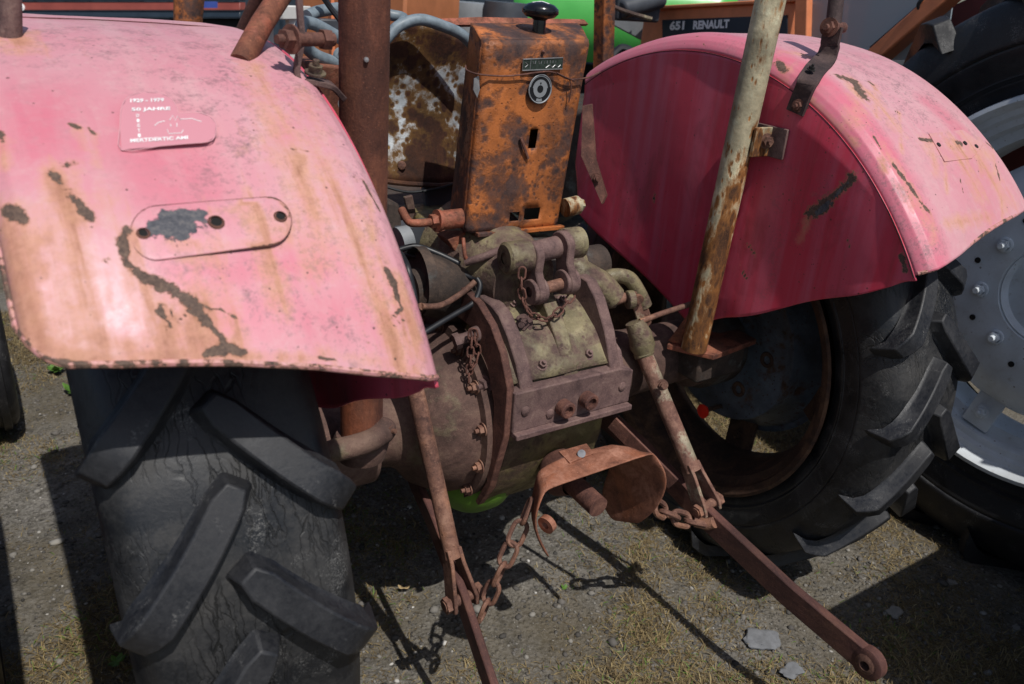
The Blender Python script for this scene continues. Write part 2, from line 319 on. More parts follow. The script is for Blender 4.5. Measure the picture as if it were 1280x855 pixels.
def spline(P, n=8, closed=False):
    P = [Vector(p) for p in P]; out = []; m = len(P)
    for i in range(m if closed else m-1):
        g = (lambda k: P[k % m]) if closed else (lambda k: P[max(0, min(m-1, k))])
        a, b, c, d = g(i-1), g(i), g(i+1), g(i+2)
        for k in range(n):
            t = k/n; out.append(.5*((2*b)+(c-a)*t+(2*a-5*b+4*c-d)*t*t+(3*b-a-3*c+d)*t*t*t))
    if not closed: out.append(P[-1])
    return out
def text_mesh(body, w, h=None, bold=0., shear=0.):
    cu = bpy.data.curves.new('txt', 'FONT'); cu.body = body; cu.size = 1; cu.resolution_u = 3; cu.offset = bold; cu.shear = shear; to = bpy.data.objects.new('txt', cu); COL.objects.link(to)
    me = to.to_mesh(); V = np.array([v.co[:2] for v in me.vertices]); Fc = [tuple(p.vertices) for p in me.polygons]; to.to_mesh_clear()
    bpy.data.objects.remove(to); bpy.data.curves.remove(cu)
    V -= V.min(0); V /= V.max(0); return V*[w, h], Fc
# ================================================================== GROUND
GX0, GX1, GY0, GY1 = -4, 7, -3, 9
def ground_h(x, y):
    return (.010*np.sin(2.1*x+1.3*y)+.008*np.sin(3.7*x-2.9*y+1)+.005*np.sin(9*x+7*y)+.004*np.sin(13*x-11*y+2)-.012)
_f1 = lambda a, b, n: list(np.linspace(a, b, n))
xs = [-160, -60, -20, -8]+_f1(-4, 7, 221)+[12, 25, 60, 160]; ys = [-120, -40, -12, -6]+_f1(-3, 9, 241)+[14, 25, 60, 160]
mb = MB(); mb.grid([[Vector((x, y, float(ground_h(x, y)) if abs(x) < 9 and abs(y) < 10 else -.012)) for x in xs] for y in ys])
m = NM('gravelly_dirt', .95, 0, .2)
n1 = m.noise(2.2, 6, .6, .4); n2 = m.noise(16, 8, .7); n3 = m.noise(90, 6, .7); n4 = m.noise(300, 3, .7); vg = m.voro(75); vg2 = m.voro(190)
c = m.ramp(m.ma('ADD', m.ma('MULTIPLY', n2, .5), m.ma('MULTIPLY', n3, .5)), [(.34, (.050, .045, .038)), (.46, (.125, .115, .098)), (.56, (.215, .20, .178)), (.68, (.33, .315, .29))])
c = m.mix(m.rng(m.ma('ADD', m.ma('MULTIPLY', n1, .7), m.ma('MULTIPLY', n2, .3)), .45, .6, 0, .6), c, (.10, .078, .042)); c = m.mix(m.rng(vg2, .10, .22, .75, 0), c, m.ramp(n4, [(.4, (.10, .09, .08)), (.6, (.30, .285, .26))]))
c = m.mix(m.rng(n4, .66, .76, 0, .7), c, (.36, .34, .31)); m.col(c)
bb = m.bump(m.ma('ADD', m.ma('MULTIPLY', m.rng(vg, 0, .45, 1, 0), .5), m.ma('MULTIPLY', n3, .8)), .9, .010); m.bump(n4, .6, .003, bb); MT['ground'] = m.m
tag(mb.build('ground', 'ground', ang=180), kind='structure')

# ================================================================== THE OLD TRACTOR
TR = thing('old_tractor', (0, 0, 0), 'rusty old tractor with faded pink fenders and bare three-point linkage', 'tractor')
AH, TX = .58, .725
# ---------------------------------------------------------------- fenders
FY, FZ = .054, .571
PX = np.array([.495, .5, .503, .511, .524, .545, .58, .66, .75, .86, .892, .904, .910, .912])
PR = np.array([.725, .733, .744, .756, .7655, .772, .7755, .778, .779, .7775, .775, .770, .762, .750])
def frad(x): return np.interp(np.abs(x), PX, PR)
def dlow(th, side):                                          # the left crown has sagged a little
    k = np.clip((th-.85)/.75, 0, 1); return -.024*k*k*(3-2*k)*(side < 0)
def fpt(x, th, side, off=0.):
    r = float(frad(x))+off+float(dlow(th, side)); return Vector((side*abs(x), FY-r*math.cos(th), FZ+r*math.sin(th)))
def on_fender(px, py, side):
    v = ray(px, py); t = np.linspace(.15, 4, 6000); X = CAM.x+v.x*t; Y = CAM.y+v.y*t-FY; Z = CAM.z+v.z*t-FZ
    ok = (np.hypot(Y, Z) < frad(X)+dlow(np.arctan2(Z, -Y), side)) & (X*side > .497) & (X*side < .93)
    i = int(np.argmax(ok)) if ok.any() else int(np.argmin(np.abs(np.hypot(Y, Z)-.776)+np.maximum(0, np.abs(np.abs(X)-.7)-.215)*3)); q = Vector((X[i], Y[i]+FY, Z[i]+FZ)); return q
def fth(q): return math.atan2(q.z-FZ, FY-q.y)
_e = sorted([(abs(q.x), fth(q)) for q in (on_fender(px, py, -1) for px, py in ((537, 474), (470, 468), (400, 460), (300, 455), (220, 455), (150, 457), (100, 457)))])
EX = np.array([.5]+[a for a, b in _e if a > .505]); ET = np.array([_e[0][1]]+[b for a, b in _e if a > .505])
def th_rear(x):
    x = abs(x); t = float(np.interp(x, EX, ET)); k = max(0., (x-.868)/.044); return t+.085*(1-math.sqrt(max(0, 1-min(1, k)**2)))
TH1 = math.radians(124)
def strokes_dist(V, st, fn):
    best = np.zeros(len(V))
    for pts, w in st:
        Q = np.array([fn(*p)[:] for p in pts])
        if len(Q) == 1: d = np.linalg.norm(V-Q[0], axis=1)
        else:
            d = np.full(len(V), 9.)
            for a, b in zip(Q[:-1], Q[1:]):
                ab = b-a; t = np.clip(((V-a)@ab)/max(1e-9, ab@ab), 0, 1); d = np.minimum(d, np.linalg.norm(V-(a+t[:, None]*ab), axis=1))
        best = np.maximum(best, np.clip(1-d/w, 0, 1))
    return best
WEAR = {-1: dict(
    brown=[([(6, 270), (24, 350), (46, 425), (75, 448)], .022), ([(45, 300), (52, 345)], .012), ([(75, 450), (160, 455), (250, 450)], .016), ([(120, 425), (165, 430)], .012), ([(245, 395), (235, 440)], .028), ([(205, 385), (212, 420)], .016), ([(70, 225), (100, 270)], .016), ([(262, 430), (300, 440)], .02), ([(380, 195), (372, 215)], .006), ([(500, 345), (530, 450)], .010), ([(300, 455), (530, 470)], .005), ([(355, 255), (360, 290)], .008), ([(20, 42), (32, 52)], .010)],
    rust=[([(158, 288), (152, 305), (158, 330), (185, 350)], .011), ([(185, 350), (215, 362), (240, 378), (255, 398)], .014), ([(240, 378), (268, 388), (277, 387)], .004), ([(255, 398), (280, 425)], .007),
          ([(66, 218), (78, 238)], .011), ([(78, 238), (95, 252), (115, 276)], .010), ([(57, 255), (70, 248)], .004), ([(82, 208), (93, 206)], .009), ([(88, 156), (100, 160)], .006), ([(112, 160), (117, 167)], .004),
          ([(338, 184), (355, 188), (372, 185), (386, 188)], .0045), ([(306, 246), (330, 243), (346, 250)], .008), ([(346, 250), (358, 264), (360, 274)], .007), ([(314, 312), (340, 308), (356, 304)], .006), ([(368, 262), (388, 261)], .005),
          ([(484, 338), (492, 352), (497, 372)], .010), ([(497, 372), (503, 385), (488, 398)], .007), ([(455, 226), (462, 240), (474, 262)], .005), ([(458, 432), (480, 415), (508, 398)], .003),
          ([(196, 393), (203, 382)], .005), ([(203, 382), (204, 400)], .003), ([(213, 388), (214, 400), (210, 410)], .005), ([(222, 402), (234, 392)], .004), ([(285, 392), (294, 396)], .004),
          ([(262, 440), (285, 436), (300, 441)], .013), ([(10, 262), (28, 275)], .014), ([(0, 165), (4, 178)], .008), ([(62, 450), (90, 454)], .006), ([(398, 448), (420, 450)], .004), ([(130, 327), (134, 322)], .005), ([(180, 10), (186, 52)], .0), ([(322, 205), (328, 211)], .004), ([(180, 43), (188, 43)], .003),
          ([(430, 140), (440, 150)], .004)],
    bare=[([(196, 285), (215, 276), (245, 266)], .027), ([(215, 290), (240, 284)], .020), ([(222, 300), (225, 304)], .012), ([(268, 277), (277, 276)], .010)],
    stain=[([(95, 260), (92, 330), (98, 420)], .045), ([(70, 225), (60, 300)], .03), ([(20, 290), (42, 400), (70, 440), (110, 450)], .038), ([(150, 440), (250, 445)], .024), ([(250, 385), (240, 440)], .045), ([(215, 400), (205, 445)], .03), ([(160, 300), (165, 400)], .016), ([(183, 360), (186, 430)], .010),
           ([(362, 190), (392, 270), (400, 340)], .030), ([(318, 82), (335, 150), (350, 200)], .026), ([(375, 120), (400, 190), (455, 330), (500, 440)], .034), ([(20, 40), (30, 60)], .028), ([(300, 260), (340, 300)], .03), ([(330, 310), (345, 370)], .024), ([(440, 250), (520, 420)], .014), ([(400, 440), (520, 460)], .012), ([(300, 445), (400, 448)], .008), ([(215, 305), (260, 320)], .02), ([(180, 210), (185, 250)], .0)],
    deep=[([(190, 190), (200, 240)], .07), ([(240, 200), (250, 245)], .06), ([(355, 158), (358, 168)], .018), ([(180, 150), (230, 160)], .05), ([(50, 180), (60, 130)], .05), ([(420, 400), (300, 400)], .05), ([(230, 340), (400, 330)], .03)],
    grime=[([(40, 40), (200, 50), (300, 90)], .10), ([(300, 70), (370, 70), (400, 110)], .09), ([(330, 350), (430, 330), (470, 400)], .10), ([(480, 190), (440, 300)], .05), ([(240, 100), (300, 200)], .06)]),
 1: dict(
    rust=[([(1050, 98), (1066, 104), (1080, 122)], .027), ([(1086, 103), (1092, 107)], .009), ([(972, 78), (980, 88)], .017), ([(1092, 170), (1102, 186)], .006), ([(1118, 206), (1138, 232), (1150, 250)], .009), ([(1150, 250), (1164, 268)], .010), ([(1118, 138), (1124, 141)], .004),
          ([(1150, 174), (1165, 176)], .010), ([(1196, 180), (1222, 184)], .013), ([(1232, 178), (1240, 185)], .006), ([(1170, 185), (1180, 200)], .004), ([(1200, 225), (1204, 240)], .003), ([(1020, 70), (1050, 62)], .0), ([(1126, 325), (1132, 338)], .010), ([(870, 46), (905, 44)], .003), ([(878, 54), (882, 58)], .003), ([(1244, 205), (1250, 225)], .004)],
    bare=[([(1205, 181), (1216, 183)], .006)],
    stain=[([(1160, 180), (1230, 190)], .040), ([(1195, 195), (1225, 240)], .035), ([(1085, 115), (1125, 165)], .022), ([(1100, 180), (1160, 275)], .016), ([(985, 66), (1010, 72)], .02), ([(1225, 200), (1262, 255)], .03), ([(1180, 280), (1240, 270)], .018), ([(1010, 120), (1070, 180)], .01)],
    deep=[([(880, 50), (800, 70)], .10), ([(990, 100), (1060, 150), (1110, 230), (1140, 310)], .05), ([(1160, 130), (1200, 165)], .03)],
    grime=[([(980, 50), (1080, 75), (1150, 140)], .12), ([(1080, 90), (1180, 150)], .08), ([(1080, 180), (1130, 260), (1145, 320)], .05)])}
def set_fuv(o, V):
    a = o.data.attributes.new('fuv', 'FLOAT_VECTOR', 'POINT'); a.data.foreach_set('vector', np.c_[V[:, 0], np.arctan2(V[:, 2]-FZ, FY-V[:, 1])*.775, V[:, 2]*0].astype(np.float32).ravel())
def set_wear(o, V, side, fn):
    w = dict(WEAR[side]); set_fuv(o, V)
    drips = [([p[len(p)//2], (p[len(p)//2][0]+4, p[len(p)//2][1]+random.uniform(25, 60))], q*.9+.004) for p, q in w.get('rust', []) if q > .003 and o.name.startswith('fender')]
    w['stain'] = list(w.get('stain', []))+drips
    for k in ('rust', 'bare', 'stain', 'deep', 'grime'):
        a = o.data.attributes.new('wear_'+k, 'FLOAT', 'POINT')
        st = [(p, q*(1.55 if k in ('stain', 'deep', 'grime') else .82)) for p, q in w.get(k, []) if q > 0]
        val = strokes_dist(V, st, fn) if st else np.zeros(len(V))
        if k in ('deep', 'grime'): val = np.minimum(1, val*(1.4 if k == 'grime' or side > 0 else .6))
        if k == 'deep' and side > 0: val = np.clip(val*.6+1.1*np.clip((.575-np.abs(V[:, 0]))/.07, 0, 1), 0, 1)
        if k == 'stain':
            val = np.minimum(1, val)
            if w.get('brown'): val = val+.6*strokes_dist(V, [(p, q*1.4) for p, q in w['brown']], fn)
        a.data.foreach_set('value', val.astype(np.float32))
PANEL_LOW = [(-.561, .9705), (-.52, .945), (-.42, .888), (-.30, .818), (-.188, .757), (-.111, .713), (-.037, .688), (.188, .757), (.427, .838), (.47, .95)]
FEND = {}
for side in (-1, 1):
    xs = list(np.linspace(.5, .545, 26)[:-1])+list(np.linspace(.545, .88, 86)[:-1])+list(np.linspace(.88, .912, 14)); NTH = 300
    G = []
    for x in xs:
        t0 = th_rear(x); row = []
        for k in range(NTH+1):
            th = t0+(TH1-t0)*k/NTH; dn = .0016*math.sin(9*x+7*th)+.0012*math.sin(23*x-11*th+side)-.006*math.exp(-((x-.70)/.10)**2-((th-1.0)/.18)**2)*(side < 0)
            row.append(fpt(x, th, side, dn))
        G.append(row)
    mb = MB(); mb.grid(G); fo = mb.build('fender', 'fender', TR, ang=70, solid=.003, off=-1)
    fo['label'] = 'faded pink rear fender with '+('an oval lamp plate' if side < 0 else 'a grey scrape on its crown')
    set_wear(fo, np.array([p[:] for p in mb.v]), side, lambda px, py: on_fender(px, py, side)); FEND[side] = fo
    # rolled edge
    e = MB(); e.tube([fpt(x, th_rear(x)+.003, side, -.004) for x in np.linspace(.503, .911, 60)]+[fpt(.911, th_rear(.911)+t, side, -.004) for t in np.linspace(.02, 1.4, 40)], .0042, 8)
    q = e.build('rolled_edge', 'fender', fo)
    for k in ('rust', 'bare', 'stain', 'deep', 'grime'):
        a = q.data.attributes.new('wear_'+k, 'FLOAT', 'POINT'); vals = np.full(len(e.v), .45 if k == 'rust' else .8 if k == 'stain' else 0, np.float32); a.data.foreach_set('value', vals)
    # inner panel
    low = np.array(PANEL_LOW); G = []; n = 150
    for k in range(n+1):
        u = k/n; th = math.radians(33.0)+(TH1-math.radians(33.0))*u; top = np.array([FY-.7335*math.cos(th), FZ+.7335*math.sin(th)])
        s = u*(len(low)-1); i = min(int(s), len(low)-2); bot = low[i]*(1-(s-i))+low[i+1]*(s-i); row = []
        for j in range(71):
            p = top*(1-j/70)+bot*(j/70); bul = .004*math.sin(6*p[0]+5*p[1])+.003*math.sin(14*p[0]-9*p[1]+1)
            lip = .010*max(0, (j-64)/6)*math.sin(9*u*3)
            row.append(Vector((side*(.5005-.001+bul*min(1, j/8)+lip*.3), p[0], p[1]+lip*.4)))
        G.append(row)
    mb = MB(); mb.grid(G); po = mb.build('inner_panel', 'panel', fo, ang=70, solid=.0025, off=0)
    sm = MB(); sm.tube([Vector((side*.4985, FY-.7325*math.cos(t_), FZ+.7325*math.sin(t_))) for t_ in np.linspace(math.radians(33.5), TH1, 80)], .0011, 6); sm.build('seam', 'hole', fo)
    if side > 0:
        pl = lambda px, py: at(px, py, x=.5); V = np.array([p[:] for p in mb.v])
        WEAR[1] = dict(rust=[([(1014, 266), (1030, 258), (1050, 240), (1066, 222)], .026), ([(935, 305), (945, 320)], .008), ([(818, 240), (820, 262)], .006), ([(872, 85), (878, 95)], .004), ([(1126, 320), (1132, 338)], .012), ([(1060, 300), (1064, 312)], .005), ([(930, 340), (934, 350)], .006)],
                       bare=[([(1022, 266), (1036, 256), (1052, 238), (1060, 228)], .013)], stain=[([(1010, 275), (1000, 300)], .012)],
                       deep=[([(780, 300), (840, 360)], .2)], grime=[([(1000, 270), (1060, 240)], .05), ([(985, 205), (968, 300)], .03), ([(985, 205), (955, 380)], .02), ([(818, 240), (822, 300)], .015)])
        set_wear(po, V, 1, pl)
    else:
        for k in ('rust', 'bare', 'stain', 'deep', 'grime'): po.data.attributes.new('wear_'+k, 'FLOAT', 'POINT')
fo = FEND[-1]
def fuv(px, py): q = on_fender(px, py, -1); return abs(q.x), fth(q)
def patch(pts, off, n=1, closed=True, grid=None): return [fpt(x, th, -1, off) for x, th in (fuv(*p) for p in pts)]
# oval lamp plate on the left fender, its edge and holes
oval = []
c0, c1 = np.array((197., 292.)), np.array((334., 277.)); r0, r1 = 36, 32
dv = (c1-c0)/np.linalg.norm(c1-c0); nv = np.array((-dv[1], dv[0]))
for a in np.linspace(math.pi/2, 3*math.pi/2, 15): oval.append(c0+r0*.95*(dv*math.cos(a)+nv*math.sin(a)))
for a in np.linspace(-math.pi/2, math.pi/2, 15): oval.append(c1+r1*.95*(dv*math.cos(a)+nv*math.sin(a)))
rings = []
cen = (c0+c1)/2
for k, off in ((1.0, .0006), (.985, .0014), (.9, .0016), (.75, .0016), (.6, .0016), (.45, .0016), (.3, .0016), (.15, .0016), (.02, .0016)):
    rings.append(patch([cen+(p-cen)*k for p in oval], off))
mb = MB(); n = len(oval)
mb.add([p for r in rings for p in r], [(i*n+j, i*n+(j+1) % n, (i+1)*n+(j+1) % n, (i+1)*n+j) for i in range(len(rings)-1) for j in range(n)])
lp = mb.build('lamp_mount_plate', 'fender', fo, ang=30, sub=2); lp['label'] = 'oval pink lamp plate with paint flaked to bare metal'
W1 = WEAR[-1]; set_wear(lp, np.array([p[:] for p in mb.v]), -1, lambda px, py: on_fender(px, py, -1))
mb = MB(); mb.tube(patch(oval, .0004), .0006, 6, closed=True); mb.build('plate_edge', 'rust_brown', fo)
for px, py, r in ((179, 293, .0055), (270, 279, .007), (350, 272, .006)):
    q = on_fender(px, py, -1); th = fth(q); nrm = Vector((0, -math.cos(th), math.sin(th)))
    mb = MB(); mb.lathe([(.0005, r*1.25), (.0022, r*1.05), (.0026, r*.9), (-.003, r*.8)], q+nrm*.0015, nrm, 20); mb.k = 1; mb.cyl(q+nrm*.0005, q+nrm*.0021, r*.82, n=20); mb.build('screw_hole', ['rust_brown', 'hole'], fo)
for px, py, w, h in ((219, 280, 40, 20), (195, 283, 16, 12)):
    pass
# sticker
so_ = [(152, 188), (150, 160), (152, 135), (160, 122), (178, 116), (200, 117), (214, 124), (222, 136), (224, 142), (246, 141), (262, 146), (270, 156), (268, 172), (258, 178), (235, 180), (200, 183)]
sc = np.mean(so_, axis=0); mb = MB(); R0 = patch(so_, .0003); n = len(R0)
q2 = [patch([tuple(sc+(np.array(p)-sc)*k) for p in so_], .0004) for k in (.66, .33, .01)]; rings = [R0]+q2
mb.add([p for r in rings for p in r], [(i*n+j, i*n+(j+1) % n, (i+1)*n+(j+1) % n, (i+1)*n+j) for i in range(3) for j in range(n)])
mb.k = 1; mb.tube(spline(R0, 3, True), .0006, 5, closed=True)
mb.k = 2
def put_text(body, p0, p1, hpx):
    d = np.array(p1, float)-np.array(p0, float); l = np.linalg.norm(d); V, Fc = text_mesh(body, 1, 1, .03); up = np.array((d[1], -d[0]))/l*hpx
    mb.add(patch([np.array(p0)+d*a+up*b for a, b in V], .0010), Fc)
put_text('1929 - 1979', (163, 129), (205, 128), 4.5); put_text('50 JAHRE', (164.5, 141), (213, 139.5), 5.2); put_text('MERTDERTIC AMI', (163, 179), (235, 175), 4.5)
for i, ch in enumerate('DIGTI'): put_text(ch, (170.5+i*.5, 147.5+i*6.2), (174+i*.5, 147.3+i*6.2), 4)
for pl_ in ([(193, 158), (198, 154), (206, 152)], [(212, 151), (216, 145), (219, 152), (222, 146), (226, 151)], [(226, 150), (240, 149), (252, 153)], [(209, 163), (211, 168), (227, 167), (229, 163)], [(213, 156), (214, 159)], [(221, 155), (221, 159)]):
    mb.tube(patch(pl_, .0008), .0005, 4)
st = mb.build('sticker', ['sticker', 'sticker_rim', 'white'], fo, ang=60); st['label'] = 'worn pink anniversary sticker with white lettering'
# small lamp plate on the right fender
fr = FEND[1]
rp = [(1160, 168), (1202, 163), (1228, 182), (1214, 199), (1180, 203)]
mb = MB(); A_ = [on_fender(x, y, 1) for x, y in rp]; nn = [Vector((0, q.y-FY, q.z-FZ)).normalized() for q in A_]
mb.prism([q+w*.0005 for q, w in zip(A_, nn)], nn[0]*.0025); rpl = mb.build('lamp_mount_plate', 'fender', fr, bevel=.0008)
WEAR[1] = dict(stain=[([(1160, 180), (1230, 190)], .10)], rust=[([(1196, 180), (1222, 184)], .013), ([(1165, 172), (1180, 200)], .004)]); set_wear(rpl, np.array([v.co[:] for v in rpl.data.vertices]), 1, lambda a, b: on_fender(a, b, 1))
for px, py in ((1172, 182), (1205, 180), (1219, 184)):
    q = on_fender(px, py, 1); w = Vector((0, q.y-FY, q.z-FZ)).normalized(); mb = MB(); mb.cyl(q+w*.001, q+w*.004, .005, n=14); mb.build('screw_hole', 'hole', fr)
# ---------------------------------------------------------------- wheels
def tyre_profile(R, hw, rim, lugh):
    a = [(-.77, 0), (-.86, .10), (-.905, .17), (-.90, .19), (-.955, .22), (-.95, .24), (-1.0, .35), (-1.035, .46), (-1.03, .485), (-1.055, .50), (-1.06, .55), (-1.02, .74), (-.93, .88), (-.82, .955), (-.6, .985), (-.3, .997), (0, 1), (.3, .997), (.6, .985), (.82, .955), (.93, .88), (1.02, .74), (1.06, .55), (1.055, .50), (1.03, .485), (1.035, .46), (1.0, .35), (.95, .24), (.955, .22), (.90, .19), (.905, .17), (.86, .10), (.77, 0)]
    return [(x*hw, rim+(R-lugh-rim)*t) for x, t in a]
def dense(prof, k=4):
    P = spline([Vector((a, r, 0)) for a, r in prof], k); return [(p.x, p.y) for p in P]
def make_lug(R, hw, rim, lugh, side, nl, curve=.02):
    prof = dense(tyre_profile(R, hw, rim, lugh), 6); px_ = np.array([p[0] for p in prof]); pr_ = np.array([p[1] for p in prof])
    up = pr_ > rim+(R-lugh-rim)*.5; order = np.argsort(px_[up]); cr = lambda x: float(np.interp(x, px_[up][order], pr_[up][order]))
    st = []; N = 11
    for i in range(N):
        u = i/(N-1); x = -.03*hw+u*1.06*hw; s = -(u*1.22*hw)-curve*math.sin(u*math.pi)*.45
        wt = .038+.006*u-.010*max(0, u-.85)/.15; wb = wt+.008
        if i == 0: wt *= .62; wb *= .72
        xo = min(x, 1.03*hw); base = cr(xo)-.006
        topr = R if x < .86*hw else R-(x-.86*hw)/(.18*hw)*lugh*.95
        st.append((x, s, wt, wb, base, topr))
    v = []; f = []
    sc_ = R/.592
    for i, (x, s, wt, wb, b, t) in enumerate(st):
        a = st[max(0, i-1)]; c = st[min(N-1, i+1)]; dx, ds = c[0]-a[0], c[1]-a[1]; l = math.hypot(dx, ds); nx, ns = -ds/l, dx/l
        ex = -.006 if i == 0 else (.004 if i == N-1 else 0)
        tb_ = b+(t-b)*.26; fe = 0 if i >= N-2 else .012
        for w, r in ((-wb-fe, b+.0035), (-wb, tb_), (-wt, t), (wt, t), (wb, tb_), (wb+fe, b+.0035)):
            w *= sc_; bx = x+nx*w*.5+(ex if r != t else 0); bs = s+ns*w*.5+(.008 if (i == 0 and r != t) else 0)
            ang = bs/R; v.append(Vector((side*bx, -r*math.cos(ang), r*math.sin(ang))))
    for i in range(N-1):
        for k in range(5): f.append((i*6+k, i*6+k+1, i*6+7+k, i*6+6+k))
    f += [tuple(range(6)), tuple(range(N*6-6, N*6))[::-1]]
    mb = MB(); mb.add(v, f); return mb
def make_tyre(root, cx, cy, cz, R, hw, rim, lugh, nl, mt, ml, phase=0, vis=None):
    mb = MB(); prof = dense(tyre_profile(R, hw, rim, lugh), 3); n = 120
    mb.lathe(prof, (0, 0, 0), (1, 0, 0), n)
    C = Vector((cx, cy, cz)); w = Vector(root['_w']) if '_w' in root else Vector((0, 0, 0))
    t = mb.build('tyre', mt, root, ang=60, local=True); t.location = C-w; t['_w'] = (0., 0., 0.)
    ca = t.data.attributes.new('cyl', 'FLOAT_VECTOR', 'POINT'); V = np.array([p[:] for p in mb.v]); R_ = np.hypot(V[:, 1], V[:, 2])
    ca.data.foreach_set('vector', np.c_[V[:, 0], np.arctan2(V[:, 2], -V[:, 1])*R+.002*np.sin(V[:, 0]*90), R_].astype(np.float32).ravel())
    for s in (-1, 1):
        first = None
        for k in range(nl):
            a = 2*math.pi*(k+(.5 if s > 0 else 0))/nl+phase
            if first is None: first = make_lug(R, hw, rim, lugh, s, nl).build('lug', ml, t, bevel=.003, ang=45); o = first
            else: o = copy_of(first, t)
            o.rotation_euler = (-a, 0, 0)
    return t
RW, HW, RIM, LUG = .592, .131, .390, .030
def rim_parts(t, s):                                     # s: +1 = tractor's right wheel, its inner side faces -x
    mb = MB(); p = [(-.128, .400), (-.130, .392), (-.122, .376), (-.105, .372), (-.095, .352), (-.05, .338), (-.01, .325), (.05, .325), (.09, .35), (.11, .372), (.125, .378), (.132, .400), (.124, .394), (.108, .38), (.08, .356), (.05, .332), (-.01, .332), (-.09, .358), (-.108, .385)]
    mb.lathe([(a*s, r) for a, r in p], (0, 0, 0), (1, 0, 0), 72, True); mb.build('rim', 'rim', t, ang=40)
    mb = MB(); p = [(.0, .05), (.0, .09), (-.012, .11), (-.016, .17), (-.014, .192), (-.018, .205), (-.020, .216), (-.010, .220), (.02, .222), (.06, .245), (.085, .26), (.09, .275), (.095, .26), (.07, .24), (.03, .215), (.0, .20), (.0, .17), (.012, .05)]
    mb.lathe([(a*s, r) for a, r in p], (0, 0, 0), (1, 0, 0), 64, True); d = mb.build('wheel_disc', 'disc', t, ang=40)
    for k in range(6):
        a = k*math.pi/3+.35; c, z = math.cos(a), math.sin(a)
        mb = MB(); mb.bar((.075*s, c*.245, z*.245), (.05*s, c*.332, z*.332), .09, .012, (1, 0, 0)); mb.build('rim_lug', 'rim', t, bevel=.002)
        mb = MB(); mb.bolt((.052*s, c*.292, z*.292), (-s, 0, 0), .010); mb.build('rim_bolt', 'rim', t)
    for k in range(6):
        a = k*math.pi/3; mb = MB(); mb.lathe([(0, .022), (.004*1, .020), (.004, .012), (-.002, .010)], (-.014*s, math.cos(a)*.135, math.sin(a)*.135), (-s, 0, 0), 18); mb.build('bolt_boss', 'rim', t)
for side in (-1, 1):
    t = make_tyre(TR, side*TX, 0, AH, RW, HW, RIM, LUG, 18, 'tyre', 'lug', phase=math.radians(9.5 if side < 0 else -3))
    rim_parts(t, side)
    if side < 0: t.rotation_euler = (0, math.radians(-3), math.radians(-3)); t.location.x += .034
    t['label'] = 'cracked black tyre with chevron lugs under the '+('plated' if side < 0 else 'scraped')+' fender'
    if side > 0:
        q = at(882, 513, x=TX-.075)-Vector((TX, 0, AH)); mb = MB(); mb.lathe([(0, .0), (.006, .018), (.012, .020), (.014, 0)], q+Vector((.0, 0, 0)), (-1, .0, .0), 20); mb.build('red_reflector', 'redref', t)
        mb = MB(); mb.cyl(q, q+Vector((.06, 0, 0)), .006); mb.build('reflector_stem', 'rim', t)
# ---------------------------------------------------------------- gearbox and axle
V3 = lambda *a: Vector(a)
prof = [(-.205, .722), (-.16, .775), (-.105, .808), (-.02, .835), (.06, .845), (.20, .845), (.30, .80), (.34, .40), (.10, .345), (-.05, .36), (-.125, .405), (-.168, .47), (-.188, .545), (-.192, .64)]
mb = MB(); mb.prism([V3(-.138, y, z) for y, z in prof], (.262, 0, 0)); gb = mb.build('gearbox_housing', 'cast_green', TR, bevel=.010)
def slope(y): return float(np.interp(y, [-.205, -.16, -.105, -.02], [.722, .775, .808, .835]))
top = MB()                                                  # weathered sloping top casting
G = []
for i in range(15):
    y = -.207+i/14*.19; G.append([V3(x, y, slope(y)+.004+.0015*math.sin(40*x+30*y)) for x in np.linspace(-.137, .122, 20)])
top.grid(G); top.build('top_cover', 'cast', TR, solid=.006, off=1)
def rib(x, w, pts, mat='rust_mauve', name='rib'):
    mb = MB(); P = [V3(x-w/2, y, z) for y, z in pts]+[V3(x-w/2, y, slope(y)-.01) for y, z in pts[::-1]]; mb.prism(P, (w, 0, 0)); return mb.build(name, mat, gb, bevel=.003)
rib(-.112, .030, [(-.222, .722), (-.20, .765), (-.165, .808), (-.13, .838), (-.10, .848), (-.05, .85)])
rib(.002, .034, [(-.212, .72), (-.17, .785), (-.12, .842), (-.095, .858), (-.07, .86), (-.04, .84)], 'cast')
rib(.105, .026, [(-.222, .722), (-.19, .79), (-.15, .845), (-.115, .873), (-.085, .875), (-.05, .855)])
mb = MB(); pz = [(-.146, .636), (.146, .638), (.146, .712), (.11, .722), (-.146, .722)]
mb.prism([V3(x, -.232, z) for x, z in pz], (0, .030, 0)); pl = mb.build('mount_plate', 'rust_mauve', TR, bevel=.003)
mb = MB(); mb.box((0, -.228, .632), (.288, .036, .012)); mb.build('plate_lip', 'rust_mauve', pl, bevel=.002)
for px, py in ((703, 508), (732, 498)):
    q = at(px, py, y=-.235); mb = MB(); mb.lathe([(.0, .011), (.0, .017), (.020, .017), (.022, .015), (.022, .010), (.002, .010)], q, (0, -1, 0), 20, True); mb.k = 0; mb.cyl(q, q+V3(0, -.014, 0), .009); mb.build('stud', 'rust_brown', pl)
